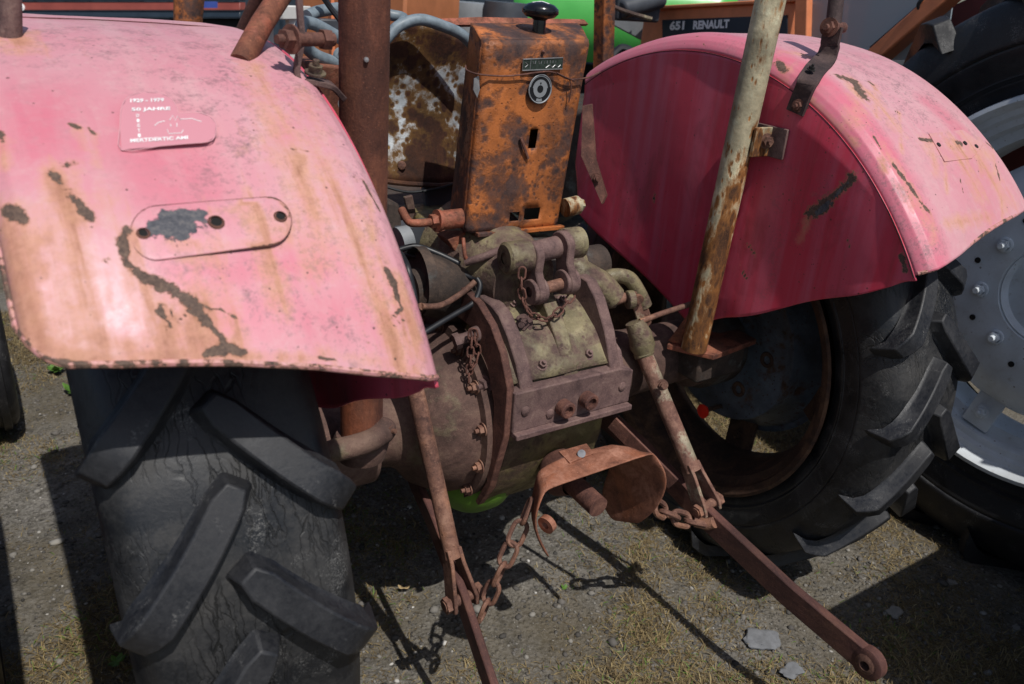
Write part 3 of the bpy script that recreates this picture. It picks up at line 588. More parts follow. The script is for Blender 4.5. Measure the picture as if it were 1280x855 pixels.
# side flange plates
for sx, x in ((-1, -.150), (1, .127)):
    P = [(-.224, .632), (-.222, .73), (-.19, .79), (-.15, .83), (-.10, .856), (-.04, .866), (.02, .85), (.02, .80), (-.09, .80), (-.15, .74), (-.18, .68), (-.185, .60), (-.175, .50), (-.14, .43), (-.150, .425), (-.188, .49), (-.205, .56)]
    if sx > 0: P = [(-.224, .640), (-.222, .70), (-.20, .745), (-.165, .765), (-.13, .75), (-.11, .70), (-.12, .62)]
    mb = MB(); mb.prism([V3(x-.008, y, z) for y, z in P], (.016, 0, 0)); fl = mb.build('side_flange', 'rust_brown' if sx < 0 else 'rust_mauve', TR, bevel=.002)
q = at(765, 450, x=.118); mb = MB()
mb.tube(spline([q+V3(0, 0, .035), q+V3(0, .012, .02), q+V3(0, .014, -.01), q+V3(0, .0, -.035), q+V3(0, -.010, -.01), q+V3(0, -.008, .02)], 5, True), .003, 6, closed=True); mb.build('slot_edge', 'rust_mauve', gb)
AXP = [(.140, .196), (.158, .198), (.170, .198), (.172, .180), (.195, .176), (.225, .164), (.255, .145), (.275, .115), (.30, .097), (.34, .088), (.43, .082), (.52, .078), (.545, .078), (.55, .10), (.585, .10), (.62, .06), (.68, .05), (.68, .0)]
AXR = [(.10, .15), (.135, .15), (.15, .135), (.18, .112), (.22, .098), (.30, .088), (.36, .082)]+AXP[11:]
for s in (-1, 1):
    mb = MB(); mb.lathe([(a*s, r) for a, r in ([(.10, .185)]+AXP if s < 0 else AXR)], (0, .01, AH), (1, 0, 0), 72); ax = mb.build('axle_housing', 'drum_rust', TR, ang=32)
    mb = MB(); mb.lathe([(a*s, r) for a, r in ((.56, .06), (.56, .09), (.58, .105), (.66, .105), (.675, .10), (.675, .06))], (0, 0, AH), (1, 0, 0), 48); mb.build('brake_drum', 'cast_dark', TR, ang=40)
    for k in range(14 if s < 0 else 0):
        a = 2*math.pi*(k+.5)/14; p = V3(s*.173, .01+math.cos(a)*.188, AH+math.sin(a)*.188); mb = MB(); mb.bolt(p, (s, 0, 0), .010); mb.build('flange_bolt', 'rod', ax)
# post foot castings on the axle
PL0, PL1 = at(452, 540, y=-.16), at(457, -40, y=-.16)
mb = MB(); c = V3(PL0.x-.01, -.02, .58); mb.lathe([(-.075, .088), (-.07, .098), (.07, .098), (.075, .088)], c, (1, 0, 0), 40); mb.k = 0
mb.lathe([(-.035, .0), (-.035, .042), (.0, .05), (.012, .044), (.012, .0)], V3(PL0.x, PL0.y, .66), (0, 0, 1), 28); ft = mb.build('post_foot', 'drum_rust', TR, ang=50)
mb = MB(); mb.tube(spline([at(395, 572, y=-.19), at(420, 563, y=-.205), at(445, 557, y=-.21), at(468, 548, y=-.205), at(486, 530, y=-.18)], 6), [.020]*20+[.022, .023, .022, .018, .012], 14); mb.build('foot_casting', 'drum_rust', ft)
mb = MB(); mb.bolt(at(483, 538, y=-.20), (.5, -.8, .2), .010); mb.build('bolt', 'rod', ft)
# ---------------------------------------------------------------- roll-bar posts and braces
mb = MB(); mb.tube([PL0+V3(0, 0, -.02), PL0+V3(0, 0, .25), (PL0+PL1)/2, PL1+V3(0, 0, .5)], .0365, 28); lpst = mb.build('roll_bar_post', 'rust_post', TR); lpst['label'] = 'dark rust-brown roll bar post'
for px, py in ((458, 75),):
    mb = MB(); q = at(px, py, y=-.197); mb.lathe([(-.002, .004), (.002, .003), (.0025, 0)], q, (-.3, -1, 0), 10); mb.build('rivet', 'steel', lpst)
PR0, PR1 = at(868, 432, x=.44), at(972, -40, x=.44)
d = (PR1-PR0)
mb = MB(); mb.tube([PR0-d*.01, PR0+d*.3, PR0+d*.7, PR0+d*1.5], .0298, 28); rpst = mb.build('roll_bar_post', 'rust_cream', TR); rpst['label'] = 'cream-painted roll bar post flaked with rust'
mb = MB(); bp = [at(834, 430, z=.655), at(893, 444, z=.652), at(946, 424, z=.652), at(905, 402, z=.655), at(870, 396, z=.66)]
mb.prism(bp, (0, 0, -.014)); fb = mb.build('post_foot', 'rust_red', TR, bevel=.002)
mb = MB(); mb.prism([at(838, 428, z=.658), at(862, 432, z=.658), at(880, 372, x=.42)], (.0, .010, 0)); mb.build('gusset', 'rust_red', fb, bevel=.002)
mb = MB(); mb.box(bp[1].lerp(bp[3], .5)+V3(-.02, .02, -.05), (.16, .12, .08)); mb.build('foot_casting', 'cast_dark', fb, bevel=.008)
# right fender bracket on the post
ctr = PR0+d*.545; cpx = at(962, 178, x=.475)
mb = MB(); mb.box(cpx+V3(.014, .03, 0), (.006, .12, .062)); brk = mb.build('post_bracket', 'rust_mauve', TR, bevel=.0015)
mb = MB(); mb.box(cpx+V3(-.012, .012, -.001), (.050, .008, .060)); mb.build('bracket_tab', 'rust_cream', brk, bevel=.0015)
mb = MB(); mb.bolt(cpx+V3(-.004, .006, .002), (-.4, -1, 0), .011); mb.build('bolt', 'rod', brk)
q = at(917, 176, x=.455); mb = MB(); mb.box(q+V3(.02, .01, 0), (.012, .010, .062)); mb.build('clamp_plate', 'rust_brown', brk, bevel=.0015)
# strap brackets and braces on the fender crowns
def strap(P, w, t, name, mat, par, sidev):
    Q = spline(P, 5); v = []; f = []; sv = Vector(sidev).normalized()
    for i, p in enumerate(Q):
        tg = (Q[min(i+1, len(Q)-1)]-Q[max(i-1, 0)]).normalized(); s_ = (sv-tg*sv.dot(tg)).normalized(); n_ = tg.cross(s_)
        v += [p+s_*w/2+n_*t/2, p-s_*w/2+n_*t/2, p-s_*w/2-n_*t/2, p+s_*w/2-n_*t/2]
    m_ = len(Q)
    for i in range(m_-1):
        for k in range(4): f.append((i*4+k, i*4+(k+1) % 4, i*4+4+(k+1) % 4, i*4+4+k))
    f += [(0, 1, 2, 3), tuple(range(m_*4-4, m_*4))]
    mb = MB(); mb.add(v, f); return mb.build(name, mat, par, bevel=.0015)
a_ = on_fender(1010, 105, 1)
f0 = on_fender(1030, 80, 1); yq = f0.y
SP = [at(994, 141, x=.493), at(1002, 120, x=.494), at(1010, 102, x=.496), on_fender(1018, 91, 1)+V3(0, 0, .006), f0+V3(0, 0, .010), f0+V3(.012, .004, .030), at(1038, 52, y=yq+.006), at(1042, 34, y=yq+.008)]
sp = strap(SP, .042, .008, 'strap_bracket', 'rust_dark', TR, (0, .94, .34)); sp['label'] = 'brown bent strap bracket bolted over the scraped fender'
top_ = SP[-1]; mb = MB(); mb.cyl(top_+V3(0, 0, -.01), at(1050, -40, y=top_.y+.03), .016, n=16); mb.build('brace', 'rust_dark', TR)
mb = MB(); mb.bolt(top_+V3(-.03, -.012, .0), (-1, -.3, 0), .013); mb.cyl(top_+V3(-.035, -.012, 0), top_+V3(.03, .0, 0), .011); mb.build('bolt', 'rust_brown', sp)
for px, py, xx in ((998, 132, .49),):
    mb = MB(); mb.bolt(at(px, py, x=.490), (-1, -.2, 0), .009); mb.build('bolt', 'rust_brown', sp)
mb = MB(); mb.bolt(at(1013, 90, y=a_.y)+V3(0, 0, .004), (0, -.3, 1), .006); mb.build('bolt', 'hole', sp)
# left fender tubes
q = on_fender(12, 42, -1); mb = MB(); mb.cyl(q+V3(0, 0, -.01), at(12, -30, y=q.y), .0125, n=18); mb.build('brace', 'rust_mauve', TR)
q = on_fender(300, 72, -1); q1 = at(352, -8, y=q.y+.10); mb = MB(); mb.tube([q+V3(0, 0, -.008), q.lerp(q1, .5), q1+(q1-q)*.4], .0155, 20); br = mb.build('brace', 'rust_red', TR); br['label'] = 'red diagonal brace tube standing on the plated fender'
q2 = at(322, 8, y=.30); mb = MB(); mb.cyl(at(300, 45, y=.35), at(325, -10, y=.30), .012); mb.build('brace', 'rust_brown', TR)
b0 = on_fender(378, 100, -1); yb = b0.y+.02
SL = [at(425, 118, y=yb+.02), at(412, 107, y=yb+.01), at(392, 102, y=yb), at(374, 99, y=yb), at(371, 85, y=yb), at(375, 62, y=yb), at(377, 45, y=yb), at(375, 20, y=yb), at(373, -20, y=yb)]
sl_ = strap(SL, .032, .008, 'strap_bracket', 'rust_mauve', TR, (.3, 1, 0)); sl_['label'] = 'rusty upright strap bracket bolted beside the brown post'
pc = at(375, 49, y=yb-.01); mb = MB(); mb.bolt(pc+V3(-.012, -.004, 0), (-1, -.35, 0), .013); mb.cyl(pc+V3(-.012, -.004, 0), pc+V3(.05, .01, .0), .009); mb.hexn(pc+V3(.032, .006, 0), (1, .1, 0), .014, .012); mb.build('bolt', 'rust_brown', sl_)
mb = MB(); mb.bolt(at(394, 92, y=yb-.005), (0, -.3, 1), .010); mb.build('bolt', 'cast', sl_)
# ---------------------------------------------------------------- lift cover
yR, yB = 0.0, .105
c = dict(tl=at(608, 47, y=yR), tr=at(743, 46, y=yR), bl=at(583, 292, y=yR), br=at(700, 282, y=yR), btl=at(588, 29, y=yB), btr=at(723, 29, y=yB))
c['bbl'] = V3(c['btl'].x-.02, yB+.01, c['bl'].z+.01); c['bbr'] = V3(c['btr'].x-.03, yB+.01, c['br'].z+.01)
def bil(u, v, dy=0): p = c['tl'].lerp(c['tr'], u).lerp(c['bl'].lerp(c['br'], u), v); p.y += dy+.003*math.sin(3*u)*math.sin(4*v); return p
# rear sheet with its openings
us = [0, .02, .06, .35, .42, .47, .52, .57, .60, .74, .80, .94, .98, 1]; vs = [0, .012, .04, .30, .44, .46, .56, .70, .885, .9, .95, .97, 1]
us = sorted(set(us+list(np.linspace(.06, .94, 12)))); vs = sorted(set(vs+list(np.linspace(.04, .96, 16))))
holes = [(.52, .60, .46, .56), (.42, .52, .90, .95), (.57, .74, .885, .95)]
iv = lambda u, v: any(a-1e-6 <= u <= b+1e-6 and e-1e-6 <= v <= g_+1e-6 for a, b, e, g_ in holes)
mb = MB(); idx = {}; vv = []; ff = []
def vid(i, j):
    if (i, j) not in idx:
        u, v = us[i], vs[j]; ed = min(u, 1-u); r_ = .012*max(0, 1-ed/.06)**2; idx[(i, j)] = len(vv); vv.append(bil(u, v, r_+.010*max(0, 1-v/.04)**2)+V3(0, 0, -.004*max(0, 1-v/.04)**2))
    return idx[(i, j)]
for i in range(len(us)-1):
    for j in range(len(vs)-1):
        if not iv((us[i]+us[i+1])/2, (vs[j]+vs[j+1])/2): ff.append((vid(i, j), vid(i+1, j), vid(i+1, j+1), vid(i, j+1)))
mb.add(vv, ff)
e = lambda a, b, n=6: [a.lerp(b, k/n) for k in range(n+1)]
nu, nv = len(us)-1, len(vs)-1
for i_, (b0_, b1_) in ((0, ('btl', 'bbl')), (nu, ('btr', 'bbr'))):
    cl = [vv[vid(i_, j)] for j in range(nv+1)]; bk = [c[b0_].lerp(c[b1_], v) for v in vs]; mb.grid([[a.lerp(b, t) for a, b in zip(cl, bk)] for t in (0, .2, .5, .8, 1)])
cl = [vv[vid(i, 0)] for i in range(nu+1)]; bk = [c['btl'].lerp(c['btr'], u) for u in us]; mb.grid([[a.lerp(b, t)+V3(0, 0, .003*math.sin(t*3.1)) for a, b in zip(cl, bk)] for t in (0, .1, .3, .6, .9, 1)])
mb.grid([e(c['btl'], c['btr']), e(c['bbl'], c['bbr'])])
cv = mb.build('lift_cover', 'rust_cover', TR, solid=.0025, off=-1, ang=50); cv['label'] = 'tall orange rusted lift cover with a dial and slots'
# lip along the bottom and lid seam
mb = MB(); mb.bar(c['bl']+V3(.02, -.004, -.003), c['br']+V3(.004, -.004, -.002), .014, .008); mb.build('bottom_flange', 'rust_cover', cv, bevel=.001)
wp = [at(582, 82, y=.06), at(584, 88, y=.02), at(600, 93, y=-.004), at(630, 95, y=-.006), at(655, 93, y=-.006), at(668, 91, y=-.009), at(690, 90, y=-.008), at(712, 99, y=-.008), at(735, 97, y=-.006), at(744, 93, y=.02), at(750, 90, y=.08)]
mb = MB(); mb.tube(spline(wp, 5), .0016, 6); mb.tube(spline([at(712, 99, y=-.009), at(714, 110, y=-.010), at(711, 128, y=-.007)], 4), .0013, 6); mb.tube(spline([at(696, 91, y=-.010), at(708, 97, y=-.013), at(718, 101, y=-.008)], 4), .0016, 6); mb.build('tie_wire', 'rust_brown', cv)
# badge and dial
N_ = (c['tr']-c['tl']).normalized(); Dn = (c['bl']+c['br']-c['tl']-c['tr']).normalized(); out = V3(0, -1, 0)
bq = [at(653, 74, y=-.003), at(703, 72, y=-.003), at(702, 86, y=-.003), at(652, 88, y=-.003)]
mb = MB(); mb.prism(bq, (0, -.0015, 0)); mb.k = 1; q4 = [p+V3(0, -.0018, 0) for p in bq]; mb.tube(q4, .0011, 5, closed=True)
def q4p(u, v): return q4[0].lerp(q4[1], u).lerp(q4[3].lerp(q4[2], u), v)
for k in range(9):                                           # print worn past reading
    u = .25+k*.072; mb.tube([q4p(u, .22+.05*math.sin(k*5)), q4p(u+.022*math.sin(k*3+1), .46)], .0007, 4)
mb.tube(spline([q4p(.58, .85), q4p(.68, .62), q4p(.74, .84), q4p(.82, .62), q4p(.88, .84), q4p(.95, .64)], 4), .0007, 4); mb.tube([q4p(.07, .3), q4p(.13, .5), q4p(.07, .72)], .0007, 4)
mb.tube([q4p(.20, .05), q4p(.19, .95)], .0006, 4); mb.build('name_plate', ['plate', 'steel'], cv)
dc = at(674, 111, y=-.003); dr = .0272
mb = MB(); mb.cyl(dc, dc+V3(0, -.003, 0), dr*.94, n=40); mb.k = 1; mb.lathe([(0, dr*.92), (.004, dr), (.005, dr*.96), (.0035, dr*.9)], dc, out, 40)
def arc(r0, r1, a0, a1, off, n=20):
    I = [dc+V3(math.cos(a)*r0, -off, math.sin(a)*r0) for a in np.linspace(a0, a1, n)]; O = [dc+V3(math.cos(a)*r1, -off, math.sin(a)*r1) for a in np.linspace(a0, a1, n)]; mb.grid([I, O])
mb.k = 1; arc(dr*.26, dr*.58, 0, 2*math.pi, .0036, 36); arc(dr*.58, dr*.64, .1, math.pi-.1, .0036); arc(dr*.84, dr*.9, .15, math.pi-.15, .0036); arc(dr*.66, dr*.86, 4.35, 5.0, .0036, 8)
mb.k = 0; arc(0.0001, dr*.26, 0, 2*math.pi, .0038, 24); mb.add([dc+V3(-.002, -.0042, .012), dc+V3(.002, -.0042, .012), dc+V3(.001, -.0042, .009), dc+V3(-.001, -.0042, .009)], [(0, 1, 2, 3)])
mb.build('dial_emblem', ['knob', 'lgrey'], cv, ang=30)
mb = MB(); mb.prism([at(592, 98, y=.004), at(598, 95, y=.002), at(599, 112, y=.002), at(596, 122, y=.003), at(591, 112, y=.004)], (0, -.002, 0)); mb.build('bare_patch', 'steel', cv)
mb = MB(); mb.cyl(at(679, 64, y=.0), at(679, 66, y=-.004), .003, n=10); mb.tube([at(660, 198, y=-.002), at(655, 183, y=-.005), at(651, 172, y=-.003)], .003, 6); mb.build('pin_hole', 'rust_brown', cv)
# lever knob on top
kb = at(674, 33, y=.045)+V3(0, 0, -.013); mb = MB(); mb.lathe([(-.02, .013), (.018, .0125), (.024, .012), (.027, .016), (.030, .028), (.037, .035), (.045, .0345), (.052, .026), (.056, .012), (.057, 0)], kb, (.0, 0, 1), 32)
kn = mb.build('lever_knob', 'knob', TR, ang=50); kn['label'] = 'black lever knob with a white symbol'
mb = MB()
for k, (a, l) in enumerate(((0, .022), (2.1, .018), (4.2, .018))):
    dd = V3(math.cos(a+.8), math.sin(a+.8), 0); mb.bar(kb+V3(0, 0, .0565), kb+dd*l+V3(0, 0, .0535), .006, .003)
mb.build('symbol', 'white', kn)
# cross pins
mb = MB(); mb.cyl(at(548, 276, y=.03), at(580, 272, y=.03), .019, n=22); mb.cyl(at(545, 276, y=.03), at(549, 276, y=.03), .022); mb.hexn(at(538, 277, y=.03), (1, 0, 0), .014, .016); bs = mb.build('cross_pin', 'rust_red', TR, ang=30)
mb = MB(); mb.tube(spline([at(545, 277, y=.03), at(522, 279, y=.03), at(511, 277, y=.04), at(502, 262, y=.07)], 5), .008, 12); mb.build('lever_rod', 'rust_red', bs)
mb = MB(); mb.cyl(at(706, 260, y=.02), at(722, 256, y=.02), .02, n=22); mb.hexn(at(722, 256, y=.02), (1, 0, 0), .013, .012); mb.build('cross_pin', 'rust_cream', TR, ang=30)
# ---------------------------------------------------------------- top-link rocker
hb = V3(-.02, .0, .875)
mb = MB(); mb.lathe([(-.005, .0), (-.005, .055), (0, .075), (.05, .085), (.12, .105), (.16, .115), (.22, .115)], V3(-.035, -.075, .872), (-.05, 1, .05), 40); sh = mb.build('spring_housing', 'cast', TR, ang=35)
mb = MB(); mb.prism([at(620, 395, y=-.09), at(604, 352, y=-.03), at(640, 300, y=-.02), at(700, 300, y=-.02), at(718, 340, y=-.04), at(712, 385, y=-.08)], (0, .05, 0)); mb.build('housing_face', 'cast_dark', sh, bevel=.008)
ub = [at(647, 321, y=-.105), at(714, 304, y=-.105)]; lb = [at(676, 363, y=-.13), at(706, 352, y=-.13)]
rk = None
for p, w in ((ub[0], .030), (ub[1], .024)):
    mb = MB(); mb.lathe([(-w, .011), (-w, .026), (-w*.85, .031), (w*.85, .031), (w, .026), (w, .011)], p, (1, -.05, .02), 28); mb.cyl(p+V3(-w*.9, 0, 0), p+V3(w*.9, 0, 0), .013)
    o = mb.build('rocker_boss', 'cast', rk or TR, ang=40); rk = rk or o
rk['label'] = 'rusty top-link rocker with four bosses'
mb = MB(); mb.cyl(ub[0], ub[1], .022, n=20); mb.build('rocker_shaft', 'rust_mauve', rk)
for i, (a, b) in enumerate(((ub[0]+V3(.030, -.008, .0), lb[0]+V3(-.012, 0, 0)), (ub[1]+V3(-.026, -.008, 0), lb[1]+V3(.006, 0, 0)))):
    mb = MB(); P = []; dv = (b-a).normalized(); sv = V3(1, 0, 0).cross(dv).normalized()
    for t in np.linspace(0, math.pi, 10): P.append(a-dv*math.sin(t)*.030+sv*math.cos(t)*.030)
    P += [a.lerp(b, .45)-sv*.018, ]
    for t in np.linspace(math.pi, 2*math.pi, 10): P.append(b-dv*math.sin(t)*.027+sv*math.cos(t)*.027)
    P += [a.lerp(b, .45)+sv*.018]
    mb.prism([p-V3(.009, 0, 0) for p in P], (.018, 0, 0)); mb.build('shackle_plate', 'rust_mauve', rk, bevel=.003)
    mb = MB(); w = .016; mb.lathe([(-w, .010), (-w, .025), (w, .025), (w, .010)], b, (1, 0, 0), 26); mb.cyl(b+V3(-w*.6, 0, 0), b+V3(w*.6, 0, 0), .011); mb.build('lower_boss', 'rust_mauve', rk, ang=30, bevel=.002)
mb = MB(); mb.cyl(lb[0]+V3(-.02, 0, 0), lb[1]+V3(.03, 0, 0), .012, n=18); mb.build('rocker_pin', 'rod', rk)
# cross shaft, arms
mb = MB(); mb.cyl((-.24, .02, .85), (.24, .02, .85), .042, n=30); mb.build('cross_shaft', 'cast_dark', TR)
A0, A1, A2 = at(722, 345, y=-.02), at(752, 358, y=-.035), at(770, 372, y=-.045)
mb = MB(); mb.tube([V3(.15, .02, .862), A0, A1, A2+V3(-.01, 0, 0)], [.044, .039, .034, .031], 18); la = mb.build('lift_arm', 'cast', TR, ang=50); la['label'] = 'right lift arm in olive and rust'
for dx in (-.014, .026):
    mb = MB(); p = at(772, 374, y=-.05)+V3(dx, -dx*.5, 0); mb.lathe([(-.009, .006), (-.009, .018), (-.007, .021), (.007, .021), (.009, .018), (.009, .006)], p, (1, -.3, .1), 22); mb.build('arm_eye', 'cast', la, ang=35)
mb = MB(); mb.cyl(at(763, 378, y=-.05), at(792, 368, y=-.055), .011, n=18); mb.build('arm_pin', 'rod', la)
mb = MB(); mb.tube(spline([at(752, 352, y=-.03), at(766, 345, y=-.035), at(786, 348, y=-.045), at(800, 368, y=-.055), at(806, 382, y=-.06)], 5), [.017]*21, 12); mb.build('arm_fork', 'cast', la)
R0, R1 = at(797, 372, y=-.065), at(806, 400, y=-.07)
mb = MB(); P = []; dv = (R1-R0).normalized(); sv = V3(1, -.4, 0).cross(dv).normalized(); wv = V3(.9, -.35, .05).normalized()
P = [R0-dv*.018*math.sin(t)+wv*.018*math.cos(t) for t in np.linspace(0, math.pi, 9)]+[R1+dv*.018*math.sin(t)-wv*.018*math.cos(t) for t in np.linspace(0, math.pi, 9)]
mb.prism(P, sv*.010); ck = mb.build('levelling_plate', 'rodpaint', TR, bevel=.002)
for p in (R0, R1): mb = MB(); mb.cyl(p-sv*.004, p+sv*.016, .010, n=16); mb.cyl(p-sv*.012, p-sv*.003, .011, n=16); mb.build('rivet', 'rod', ck)
hr = [at(800, 402, y=-.08), at(830, 391, y=-.085), at(870, 378, y=-.10), at(900, 369, y=-.115)]
mb = MB(); mb.tube(spline(hr, 4), .0065, 12); mb.lathe([(-.011, 0), (-.009, .008), (0, .0115), (.009, .008), (.011, 0)], at(906, 367, y=-.118), (1, -.3, .2), 18); mb.build('crank_handle', 'rod', TR)
# lift rods with forks
def lift_rod(name, top, bot, r, mats, lab, sleeve=True):
    dv = (bot-top); L = dv.length; dv.normalize()
    mb = MB(); fk = bot-dv*.085
    mb.tube([top, top.lerp(fk, .98), fk], [r, r, r*1.05], 20); o = mb.build(name, mats, TR); o['label'] = lab
    sx = V3(1, .0, 0); sx = (sx-dv*sx.dot(dv)).normalized(); n_ = dv.cross(sx)
    for s in (-1, 1):
        mb = MB(); P = [fk-dv*.02+sx*s*r*.7, fk+dv*.01+sx*s*r*.75, bot+sx*s*.024, bot+dv*.02+sx*s*.024]
        v = []; f = []
        for i, p in enumerate(P): w = (.016, .018, .020, .012)[i]; v += [p+n_*w+sx*s*.004, p-n_*w+sx*s*.004, p-n_*w-sx*s*.004, p+n_*w-sx*s*.004]
        for i in range(3):
            for k in range(4): f.append((i*4+k, i*4+(k+1) % 4, i*4+4+(k+1) % 4, i*4+4+k))
        f += [(0, 1, 2, 3), (12, 13, 14, 15)]
        mb.add(v, f); mb.build('fork_arm', mats, o, bevel=.002)
    mb = MB(); mb.cyl(bot-sx*.042, bot+sx*.042, .011, n=18); mb.hexn(bot+sx*.030, sx, .017, .012); mb.hexn(bot-sx*.040, sx, .017, .010); mb.build('fork_pin', 'rod', o)
    return o
RB = at(884, 632, x=.365); RT = at(806, 445, x=.315)
rr = lift_rod('lift_rod', RT, RB, .0195, 'rodpaint', 'lift rod with cream paint remnants hanging by the crank handle')
mb = MB(); t0 = at(800, 418, x=.30); mb.tube([at(793, 402, x=.29), t0, at(803, 432, x=.312), RT], [.022, .027, .030, .020], 18); mb.tube([RT+(RT-RB).normalized()*.012, RT], .024, 16); mb.build('rod_collar', 'cast', rr, ang=40)
mb = MB(); mb.bolt(at(828, 481, x=.305), (-.6, -.7, .3), .009); mb.build('grease_nipple', 'rod', rr)
LB = at(578, 748, x=-.262); LT = at(512, 455, x=-.295)
lift_rod('lift_rod', LT, LB, .0165, 'rod', 'plain reddish lift rod hanging under the plated fender corner')
# lower links
def link_bar(P, w, h, lab, ball=None):
    P = [Vector(p) for p in P]; v = []; f = []
    for i, p in enumerate(P):
        tg = (P[min(i+1, len(P)-1)]-P[max(i-1, 0)]).normalized(); s_ = V3(1, 0, 0); s_ = (s_-tg*s_.dot(tg)).normalized(); n_ = s_.cross(tg)
        if n_.z < 0: n_ = -n_
        v += [p+s_*w/2+n_*h/2, p-s_*w/2+n_*h/2, p-s_*w/2-n_*h/2, p+s_*w/2-n_*h/2]
    for i in range(len(P)-1):
        for k in range(4): f.append((i*4+k, i*4+(k+1) % 4, i*4+4+(k+1) % 4, i*4+4+k))
    f += [(0, 1, 2, 3), tuple(range(len(P)*4-4, len(P)*4))]
    mb = MB(); mb.add(v, f); o = mb.build('lower_link', 'link', TR, bevel=.003); o['label'] = lab
    if ball is not None:
        b = Vector(ball); mb = MB(); mb.lathe([(-.0125, .013), (-.0125, .030), (-.010, .0335), (.010, .0335), (.0125, .030), (.0125, .013)], b, (1, 0, 0), 32); mb.build('link_eye', 'link', o, ang=40)
        mb = MB(); mb.lathe([(-.017, .010), (-.017, .014), (-.012, .022), (.012, .022), (.017, .014), (.017, .010)], b, (1, .08, .0), 26, True); mb.build('ball_joint', 'rod', o)
    return o
RE = at(1086, 828, x=.40)
link_bar([at(745, 512, x=.33), at(800, 560, x=.345), at(885, 648, x=.362), at(985, 742, x=.38), RE+V3(0, .012, .002)], .021, .056, 'dark rusty lower link stretching past the scraped fender wheel', RE)
link_bar([at(497, 552, x=-.215), at(540, 650, x=-.24), at(578, 748, x=-.262), at(625, 892, x=-.285), at(650, 985, x=-.30)], .016, .042, 'rusty lower link bar under the plated fender corner', at(655, 1000, x=-.302))
# drawbar stay on the right
mb = MB(); mb.bar(at(765, 528, x=.16), at(842, 605, x=.22), .006, .034); mb.build('stabiliser_bar', 'rust_brown', TR, bevel=.001)
# ---------------------------------------------------------------- PTO shield
yn, yf = -.365, -.215
zs = .582
near = [at(683, 612, z=zs), at(700, 605, z=zs), at(732, 595, z=zs+.002), at(775, 581, z=zs), at(817, 567, z=zs)]
far = [at(675, 587, z=zs), at(690, 579, z=zs), at(715, 568, z=zs), at(742, 561, z=zs), at(766, 554, z=zs)]
Q7 = lambda a, b: [a.lerp(b, k/6) for k in range(7)]
rows = [[p+V3(0, 0, .0025*math.sin(k*1.7+i)) for k, p in enumerate(Q7(a, b))] for i, (a, b) in enumerate(zip(far, near))]
xr = near[-1].x+.008; R_ = lambda x, y: at(x, y, x=xr)
wr = [[p+V3(.006, 0, -.007) for p in rows[-1]]]+[Q7(R_(a, b), R_(p, q)) for a, b, p, q in ((765, 572, 830, 584), (756, 592, 832, 600), (746, 615, 826, 622), (748, 635, 814, 642), (764, 652, 797, 656))]
for i, row in enumerate(wr[1:]):
    for p in row: p.x += .012*math.sin(i*.7)
lw = [[p+V3(-.006, 0, -.008) for p in rows[0]]]+[Q7(at(a, b, y=-.27), at(p, q, y=-.36)) for a, b, p, q in ((665, 622, 670, 640), (664, 645, 668, 662), (672, 672, 678, 684), (682, 690, 687, 698))]
mb = MB(); mb.grid(lw[::-1]+rows+wr)
shd = mb.build('pto_shield', 'shield', TR, solid=.0055, ang=60, sub=1); shd['label'] = 'bent rusty metal shield over the power shaft'
mb = MB(); mb.prism([at(698, 566, z=.584), at(733, 556, z=.584), at(742, 568, z=.584), at(712, 580, z=.584)], (0, 0, .004)); mb.build('mount_tab', 'shield', shd, bevel=.001)
mb = MB(); mb.cyl(at(727, 567, z=.587), at(727, 567, z=.594), .008, n=12); mb.build('bolt', 'steel', shd)
mb = MB(); mb.cyl((.0, -.17, .50), (.0, -.34, .49), .022, n=20); mb.lathe([(0, .03), (.02, .045), (.05, .05), (.08, .03)], (.0, -.18, .50), (0, -1, 0), 24); mb.build('power_shaft', 'rust_brown', TR)
q = at(684, 655, y=-.34); mb = MB(); mb.lathe([(-.006, .008), (-.006, .018), (.006, .018), (.006, .008)], q, (1, .3, .2), 18, True); mb.build('shield_lug', 'shield', shd)
# green sump and drain
mb = MB(); mb.lathe([(0, .0), (.0, .05), (.03, .085), (.08, .11), (.12, .11)], V3(-.10, -.03, .345), (0, 0, 1), 28); mb.build('sump', 'moss', TR, ang=60)
mb = MB(); q = at(598, 592, y=-.13); mb.bolt(q, (-.5, -.8, -.2), .013); mb.lathe([(0, .02), (-.04, .025)], q, (-.3, -.8, -.2), 16); mb.build('drain_plug', 'rod', TR)
# bolts over the housing
for px, py, yy, dd in ((655, 404, -.125, (-.7, -.6, .2)), (601, 419, -.105, (-1, -.3, .1)), (607, 480, -.14, (-1, -.3, 0)), (622, 541, -.16, (-1, -.3, 0))):
    mb = MB(); mb.bolt(at(px, py, y=yy), dd, .013); mb.build('housing_bolt', 'rust_mauve', gb)
mb = MB(); a = at(575, 425, y=-.10); b = at(612, 412, y=-.11); mb.cyl(a, b, .011, n=18); mb.hexn(a, a-b, .016, .012); mb.lathe([(0, .016), (.012, .016)], a.lerp(b, .45), b-a, 18); mb.lathe([(0, .015), (.010, .015)], a.lerp(b, .7), b-a, 18); mb.build('stay_pin', 'rust_mauve', TR, ang=30)
